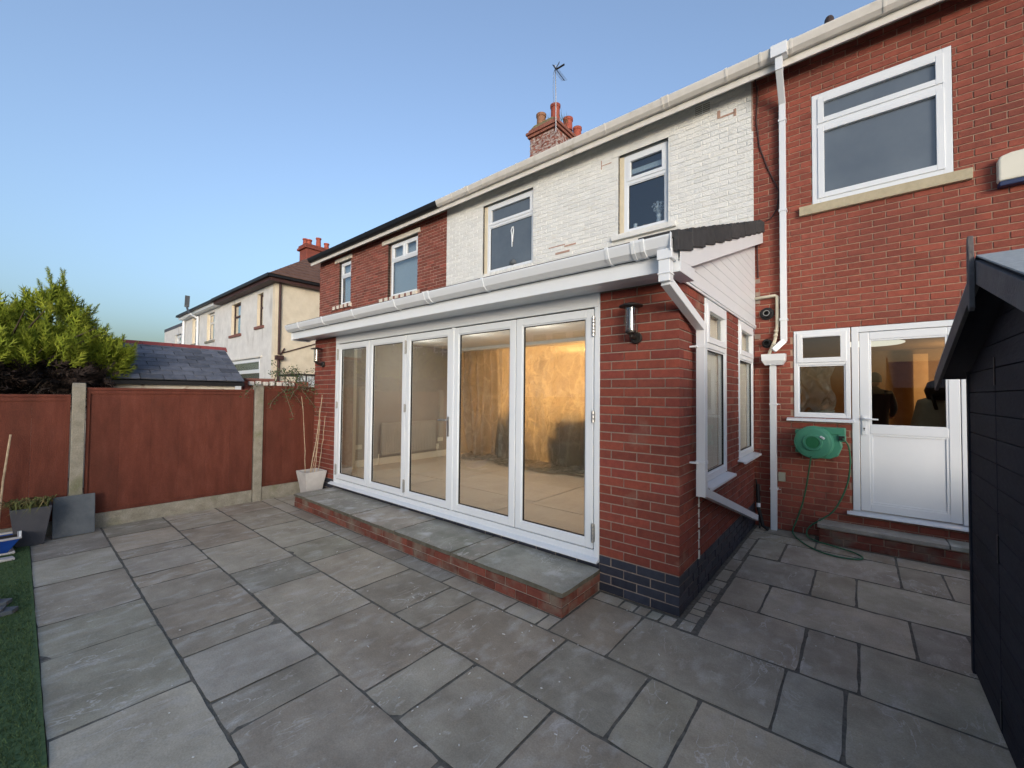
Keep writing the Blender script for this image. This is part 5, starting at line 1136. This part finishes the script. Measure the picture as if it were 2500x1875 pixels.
# ================================================================== SHED
sh_ = thing('garden_shed', (2.4, -.55, 0), 'black stained timber shed with felt roof and pointed finial on the right', 'shed')
SX = 1.58; YA, YN, YF = -.547, -1.66, .56; AZ = 2.25; PIT = .353
def sz(y): return AZ-PIT*abs(y-YA)
k = 0; z = .02
DY0, DY1 = -1.02, -.10
while z < 2.2:
    z1 = min(z+.118, 2.24)
    # board ends follow the gable slope
    def ends(zz): l_ = (AZ-.05-zz)/PIT; return max(YN, YA-l_), min(YF, YA+l_)
    a0_, b0_ = ends(z); a1_, b1_ = ends(z1)
    segs = [(a0_, b0_, a1_, b1_)] if z1 >= 1.86 else [(a0_, DY0-.004, a1_, DY0-.004), (DY0+.004, DY1-.004, DY0+.004, DY1-.004), (DY1+.004, b0_, DY1+.004, b1_)]
    for (p0, p1, r0, r1) in segs:
        q = MB(); q.prism([(p0, z), (p1, z), (r1, z1-.0015), (r0, z1-.0015)], 'x', SX-.012, SX+.012); q.build('board', M['shed'], sh_, bevel=.0035)
    z += .12; k += 1
q = MB(); q.prism([(YN+.01, 0), (YF-.01, 0), (YF-.01, sz(YF)-.04), (YA, AZ-.05), (YN+.01, sz(YN)-.04)], 'x', SX+.014, SX+.03); q.box(SX+.03, 3.3, YF-.03, YF-.012, 0, 1.83); q.box(SX+.03, 3.3, YN+.012, YN+.03, 0, 1.83); q.build('wall', M['shed'], sh_)
q = MB(); q.box(SX-.02, SX+.014, YF-.035, YF+.012, 0, sz(YF)-.03); q.build('corner_post', M['shed'], sh_, bevel=.003)
for zz in (.12, .92, 1.80): q = MB(); q.box(SX-.016, SX-.012, DY1-.012, DY1+.01, zz-.07, zz+.07); q.build('hinge', M['black'], sh_)
BX = 1.45
for sgn, ye in ((1, YA+1.33), (-1, YA-1.33)):
    zt0 = AZ+.02; zt1 = AZ+.02-PIT*1.33; q = MB()
    q.prism([(YA, zt0), (ye, zt1), (ye-.02*sgn, zt1-.085), (YA, zt0-.105)], 'x', BX-.009, BX+.009); q.build('bargeboard', M['shed_trim'], sh_, bevel=.003)
    q = MB(); q.prism([(YA, zt0+.014), (ye+.01*sgn, zt1+.012), (ye+.01*sgn, zt1-.010), (YA, zt0-.006)], 'x', BX+.010, 3.4); q.build('roof', M['shed'], sh_)
    q = MB(); q.prism([(YA, zt0+.022), (ye+.02*sgn, zt1+.020), (ye+.02*sgn, zt1+.0135), (YA, zt0+.0155)], 'x', BX-.004, 3.42); q.build('roof_felt', M['felt'], sh_)
q = MB(); q.prism([(YA-.016, 2.06), (YA+.0, 2.045), (YA+.022, 2.08), (YA+.03, 2.20), (YA+.024, 2.32), (YA+.016, 2.375), (YA-.004, 2.38), (YA-.016, 2.30), (YA-.024, 2.2)], 'x', BX-.030, BX-.011); q.build('finial', M['shed_trim'], sh_, bevel=.003)

# ================================================================== WALL LANTERNS
def lantern(x, lab):
    t = thing('wall_lantern', (x, 0, 2.13), lab, 'wall lantern', 'wall lanterns on the brick piers of the extension')
    yc = -.12
    q = MB(); q.lathe([(.046, 0), (.048, -.018), (.040, -.028), (.0, -.030)], (x, -.001, 2.13), 20, 'y'); q.tube([(x, -.02, 2.13), (x, -.085, 2.13), (x, -.115, 2.135), (x, yc, 2.16)], .016, 10); q.build('bracket', M['dark_metal'], t, smooth=False)
    q = MB(); q.lathe([(.020, 2.145), (.042, 2.16), (.042, 2.175), (.0, 2.176)], (x, yc, 0), 20); q.build('base', M['dark_metal'], t)
    q = MB(); q.lathe([(.040, 2.176), (.040, 2.365)], (x, yc, 0), 24, ends=False); q.build('glass_tube', M['glass_dark'], t, smooth=True)
    q = MB(); q.lathe([(.014, 2.178), (.016, 2.20), (.016, 2.33), (.010, 2.36)], (x, yc, 0), 12); q.build('inner_tube', M['steel'], t, smooth=True)
    q = MB()
    for a in (.8, 2.4, 3.9, 5.5): q.tube([(x+.042*math.cos(a), yc+.042*math.sin(a), 2.17), (x+.042*math.cos(a), yc+.042*math.sin(a), 2.37)], .003, 5)
    q.build('stay', M['dark_metal'], t)
    q = MB(); q.lathe([(.030, 2.366), (.094, 2.368), (.092, 2.376), (.050, 2.392), (.010, 2.398), (.0, 2.398)], (x, yc, 0), 28); q.build('cap', M['dark_metal'], t)
    return t
lantern(-.335, 'steel and dark metal wall lantern on the brick pier right of the folding doors')
lantern(-5.70, 'small wall lantern on the narrow brick pier left of the folding doors')

# ================================================================== HOSE REEL
hr = thing('hose_reel', (.65, W-.2, 1.12), 'green plastic wall mounted hose reel below the small window', 'hose reel')
rc = Vector((.635, 2.80, 1.135))
ax = Vector((-.10, -1, .03)).normalized()   # facing the viewer, turned slightly left
def disc_stack(prof, mt, name):
    up = Vector((0, 0, 1)); a = ax.cross(up).normalized(); b = a.cross(ax).normalized(); n = 36; vs = []; fs = []
    for r_, h in prof:
        for k in range(n):
            t = 2*math.pi*k/n; vs.append(rc+a*math.cos(t)*r_*1.09+b*math.sin(t)*r_*1.09+ax*h)
    for i in range(len(prof)-1):
        for k in range(n): fs.append((i*n+k, i*n+(k+1) % n, (i+1)*n+(k+1) % n, (i+1)*n+k))
    fs.append(tuple(range(n))); fs.append(tuple((len(prof)-1)*n+k for k in range(n))[::-1])
    mb = MB(); mb.add(vs, fs); o = mb.build(name, mt, hr); 
    bmx = bmesh.new(); bmx.from_mesh(o.data); bmesh.ops.recalc_face_normals(bmx, faces=bmx.faces); bmx.to_mesh(o.data); bmx.free(); return o
disc_stack([(.150, -.09), (.172, -.08), (.176, -.02), (.176, .03), (.165, .052), (.150, .056), (.140, .060), (.092, .066), (.086, .082), (.066, .084), (.062, .076)], M['reel'], 'casing')
disc_stack([(.0625, .070), (.060, .081), (.02, .083)], M['reel_dark'], 'hub')
q = MB(); q.box(.58, .93, 2.79, 2.93, 1.235, 1.315); q.box(.86, .93, 2.78, 2.93, 1.16, 1.24); q.build('housing', M['reel'], hr, bevel=.012)
q = MB(); q.prism([(.66, 1.24), (.88, 1.24), (.90, 1.10), (.86, .99), (.78, .95), (.66, .95)], 'y', 2.80, 2.92); q.build('drum', M['reel'], hr, bevel=.015)
q = MB(); q.box(.45, .50, 2.83, 2.96, 1.22, 1.27); q.box(.45, .50, 2.83, 2.96, 1.00, 1.05); q.box(.52, .70, 2.925, 2.968, 1.02, 1.22); q.build('wall_bracket', M['reel'], hr, bevel=.006)
q = MB(); q.box(.865, .92, 2.775, 2.785, 1.175, 1.225); q.build('hose_port', M['gasket'], hr)
q = MB(); q.beam(rc+ax*.085+Vector((.075, 0, .075)), rc+ax*.10+Vector((.115, 0, .05)), .022, .02); q.build('crank_knob', M['upvc'], hr, bevel=.003)
q = MB()
pts = [(.615, 2.70, .98), (.60, 2.74, .88), (.57, 2.80, .68), (.53, 2.83, .45), (.47, 2.84, .22), (.42, 2.83, .06), (.44, 2.76, .02), (.50, 2.62, .015), (.60, 2.44, .015), (.74, 2.30, .015), (.90, 2.27, .015), (1.03, 2.32, .015), (1.06, 2.40, .02), (.98, 2.52, .02), (.82, 2.60, .02), (.66, 2.68, .02), (.575, 2.76, .03), (.56, 2.82, .08), (.60, 2.84, .15), (.70, 2.84, .24), (.80, 2.85, .34), (.88, 2.86, .50), (.945, 2.85, .72), (.965, 2.83, .95), (.95, 2.80, 1.12), (.90, 2.775, 1.20)]
def smooth_path(p, n=5):
    p = [Vector(a) for a in p]; out = []
    for i in range(len(p)-1):
        a, b, c, d = p[max(0, i-1)], p[i], p[i+1], p[min(len(p)-1, i+2)]
        for k in range(n):
            t = k/n; out.append(.5*((2*b)+(c-a)*t+(2*a-5*b+4*c-d)*t*t+(3*b-a-3*c+d)*t**3))
    return out+[p[-1]]
q.tube(smooth_path(pts), .0085, 7); tag(q.build('garden_hose', M['hose'], org=(.6, 2.7, .9), smooth=True), 'green hose hanging from the reel and looping over the paving', 'hose')

# ================================================================== POTS AND LEFT CORNER
def square_pot(name, cx, cy, z0, wt, wb_, h, mt, lab, cat, rim=.015, flare=True, rz=0):
    t = thing(name, (cx, cy, z0), lab, cat); q = MB(); prof = [(wb_/2, 0), (wb_/2+(wt-wb_)*.22, h*.5), (wt/2-.01, h*.85), (wt/2, h), (wt/2-rim, h), (wt/2-rim-.01, h*.85)] if flare else [(wb_/2, 0), (wt/2, h), (wt/2-rim, h), (wt/2-rim-.02, h*.85)]
    vs = []; fs = []; c, s = math.cos(rz), math.sin(rz)
    for r_, hh in prof:
        for (i, j) in ((-1, -1), (1, -1), (1, 1), (-1, 1)): vs.append((cx+(i*c-j*s)*r_, cy+(i*s+j*c)*r_, z0+hh))
    for k in range(len(prof)-1):
        for i in range(4): fs.append((k*4+i, k*4+(i+1) % 4, k*4+4+(i+1) % 4, k*4+4+i))
    fs.append((3, 2, 1, 0)); q.add(vs, fs); q.build('pot', M[mt], t, bevel=.006)
    r_ = prof[-1][0]-.002; q = MB(); q.add([(cx+(i*c-j*s)*r_, cy+(i*s+j*c)*r_, z0+h*.86) for (i, j) in ((-1, -1), (1, -1), (1, 1), (-1, 1))], [(0, 1, 2, 3)]); q.build('soil', M['soil'], t)
    return t
square_pot('planter', -5.62, -.20, 0, .34, .21, .43, 'palepot', 'pale grey flared planter holding bare canes beside the step', 'planter')
for i, (a, b, lab) in enumerate((((-5.60,-.24,.36), (-5.52,-.10,1.63), 'thickest upright bare cane in the pale planter'), ((-5.66,-.28,.36), (-5.80,-.30,1.60), 'leftmost curved bare cane in the pale planter, leaning to the fence'),
        ((-5.62,-.20,.36), (-5.53,-.12,1.25), 'short bare cane in the middle of the pale planter'), ((-5.55,-.14,.36), (-5.42,-.10,1.30), 'rightmost knotted cane in the pale planter, against the brick pier'), ((-5.57,-.18,.36), (-5.56,-.12,1.42), 'straight thin cane between the others in the pale planter'))):
    q = MB(); A_, B_ = Vector(a), Vector(b); md = (A_+B_)/2+Vector((.02, .02, 0)); n_ = 10
    pts = []; rr = []
    for k in range(n_+1):
        t = k/n_; pts.append((A_*(1-t)**2+md*2*t*(1-t)+B_*t*t)+Vector((R.uniform(-.004, .004), R.uniform(-.004, .004), 0))); rr.append((.0075 if i == 0 else .0055)*(1+.25*(k % 3 == 0))*(1-.3*t))
    q.tube(pts, rr, 6); tag(q.build('cane', M['cane'], org=a), lab, 'cane', 'canes in the pale planter')
dpn = square_pot('planter', -5.84, -3.10, 0, .30, .20, .41, 'planter', 'tall dark grey square planter with dry grass by the fence', 'planter', flare=False)
q = MB()
for i in range(150):
    a = R.uniform(0, 6.28); x = -5.84+R.uniform(-.12, .12); y = -3.10+R.uniform(-.13, .13); L_ = R.uniform(.08, .25)
    dx, dy = math.cos(a)*L_, math.sin(a)*L_-.05; p0 = Vector((x, y, .38)); p1 = p0+Vector((dx*.4, dy*.4, .10)); p2 = p0+Vector((dx, dy, .06+R.uniform(-.10, .06)))
    s_ = Vector((-dy, dx, 0)).normalized()*.005; q.add([p0-s_, p0+s_, p1+s_, p1-s_], [(0, 1, 2, 3)]); q.add([p1-s_, p1+s_, p2], [(0, 1, 2)])
q.build('foliage', M['dryleaf'], dpn)
q = MB(); q.add([(-5.975, -2.94, .44), (-5.975, -2.60, .44), (-5.88, -2.60, 0.004), (-5.88, -2.94, 0.004), (-5.94, -2.94, .448), (-5.94, -2.60, .448), (-5.84, -2.60, .006), (-5.84, -2.94, .006)], [(0,1,2,3),(7,6,5,4),(4,5,1,0),(6,7,3,2),(5,6,2,1),(7,4,0,3)])
tag(q.build('leaning_slab', M['slabgrey'], org=(-5.9, -2.77, 0), bevel=.006), 'square blue grey slab leaning on the fence post', 'slab')
bp_ = thing('planter', (-5.60, -3.27, 0), 'glazed blue trough planter at the left edge', 'planter')
q = MB(); q.add([(-5.70,-3.60,.03),(-5.50,-3.60,.03),(-5.50,-3.25,.03),(-5.70,-3.25,.03),(-5.75,-3.70,.165),(-5.45,-3.70,.165),(-5.45,-3.17,.165),(-5.75,-3.17,.165)], [(3,2,1,0),(0,1,5,4),(1,2,6,5),(2,3,7,6),(3,0,4,7)]); q.build('trough', M['blue'], bp_, bevel=.006)
q = MB(); frame_z = q; q.box(-5.76, -5.44, -3.70, -3.67, .166, .185); q.box(-5.76, -5.44, -3.19, -3.16, .166, .185); q.box(-5.76, -5.73, -3.67, -3.19, .166, .185); q.box(-5.47, -5.44, -3.67, -3.19, .166, .185); q.build('rim', M['palepot'], bp_, bevel=.004)
q = MB(); q.box(-5.73, -5.47, -3.67, -3.19, .14, .155); q.build('soil', M['soil'], bp_); q = MB(); q.box(-5.46, -5.45, -3.18, -3.165, .185, .24); q.build('plant_tag', M['upvc'], bp_)
q = MB(); q.tube([(-5.93, -3.32, .25), (-5.94, -3.30, .7), (-5.96, -3.262, 1.18)], .009, 6); tag(q.build('cane', M['cane'], org=(-5.93, -3.32, .25)), 'single bamboo cane leaning on the fence behind the dark planter', 'cane')
for i, (x, y, lx, ly, lab) in enumerate(((-5.60,-3.36,.11,.16,'pale flat stone under the blue trough'),(-5.30,-3.34,.05,.14,'thin grey flat stone on the turf in front of the blue trough'))):
    q = MB(); q.prism([(x-lx, y-ly), (x+lx, y-ly*.9), (x+lx*.9, y+ly), (x-lx*.8, y+ly*.9)], 'z', .012, .035); tag(q.build('flat_stone', M['palepot'], org=(x, y, .01), bevel=.005), lab, 'stone')
for i, (x, y, lab) in enumerate(((-4.02,-3.36,'grey slate offcut on the turf, the farther of a pair'),(-3.80,-3.33,'grey slate offcut on the turf, the nearer of a pair'))):
    q = MB(); q.prism([(x-.06, y-.22), (x+.05, y-.2), (x+.06, y+.12), (x+.0, y+.15), (x-.05, y+.08)], 'z', .014, .045); q.prism([(x-.03, y-.2), (x+.07, y-.18), (x+.05, y+.07), (x-.02, y+.09)], 'z', .047, .065); tag(q.build('slate_offcut', M['slabgrey'], org=(x, y, .01), bevel=.004), lab, 'slate')

# ================================================================== BEHIND THE CAMERA (seen only in the glass)
bh = thing('rear_house', (-26, -17, 0), 'brown brick house with hipped roof and white windows mirrored in the left folding doors', 'house')
q = MB(); q.box(-34, -20.5, -24, -17, 0, 5.75); q.build('wall', M['rearbrick'], bh)
q = MB(); q.add([(-34.5,-16.6,5.75),(-20,-16.6,5.75),(-20,-24.5,5.75),(-34.5,-24.5,5.75),(-31,-20.5,8.2),(-24,-20.5,8.2)], [(0,1,5,4),(1,2,5),(2,3,4,5),(3,0,4),(0,3,2,1)]); q.build('roof', M['roofbrown'], bh)
q = MB(); q.box(-34.5, -20, -16.62, -16.5, 5.62, 5.76); q.build('gutter', M['upvc'], bh)
for (a, b) in ((-33.2, -31.2), (-30.2, -27.4), (-26.6, -24.6), (-23.6, -21.6)):
    c, d = 3.7, 5.35
    q = MB()
    for (u0, u1, z0, z1) in ((a, a+.12, c, d), (b-.12, b, c, d), (a+.12, b-.12, c, c+.12), (a+.12, b-.12, d-.12, d), ((a+b)/2-.06, (a+b)/2+.06, c+.12, d-.12)): q.box(u0, u1, -16.995, -16.90, z0, z1)
    q.box(a+.12, (a+b)/2-.06, -16.99, -16.91, d-.62, d-.52); q.box((a+b)/2+.06, b-.12, -16.99, -16.91, d-.62, d-.52)
    wo2 = q.build('window', M['upvc'], bh); q = MB(); q.box(a+.1, b-.1, -16.998, -16.96, c+.1, d-.1); q.build('pane', M['frost'], wo2)
q = MB(); q.box(-34, -20.5, -16.99, -16.8, 3.42, 3.58); q.build('band', M['lintel'], bh)
b2 = thing('rear_house', (-12, -17, 0), 'pale flat roofed house mirrored in the right hand folding doors', 'house')
q = MB(); q.box(-16, -8.8, -24, -17, 0, 5.75); q.build('wall', M['render'], b2); q = MB(); q.box(-16.3, -8.5, -24.3, -16.7, 5.76, 6.05); q.build('roof', M['slabgrey'], b2)
for k in range(5): q = MB(); q.box(-15.6+1.4*k, -14.7+1.4*k, -16.995, -16.95, 4.95, 5.3); q.build('window', M['black'], b2)
rfz = thing('rear_fence', (-1, -10, 0), 'brown timber fence at the bottom of the garden behind the camera', 'fence')
for k in range(6): q = MB(); q.box(-6.1+k*1.85, -4.28+k*1.85, -10.05, -10.0, 0, 1.8); q.build('panel', M['fence'], rfz)
bt = thing('bare_tree', (-18.3, -15.5, 0), 'bare winter tree mirrored in the top of the folding doors', 'tree')
q = MB()
def grow(p, d, L, r, n):
    e = p+d*L; q.tube([p, (p+e)/2+Vector((R.uniform(-.05, .05), R.uniform(-.05, .05), 0))*L, e], [r, r*.85, r*.65], 5, cap=False)
    if n == 0: return
    for k in range(3): grow(e, (d+Vector((R.uniform(-.8, .8), R.uniform(-.8, .8), R.uniform(-.1, .6)))).normalized(), L*R.uniform(.6, .85), r*.62, n-1)
grow(Vector((-18.3, -15.5, 0)), Vector((0, 0, 1)), 2.2, .16, 5)
q.build('trunk', M['bark'], bt)
bt2 = thing('bare_tree', (-8.6, -25.5, 0), 'second bare tree, rising behind the pale mirrored house', 'tree')
q = MB(); grow(Vector((-8.6, -25.5, 0)), Vector((0, 0, 1)), 3.2, .2, 5); q.build('trunk', M['bark'], bt2)
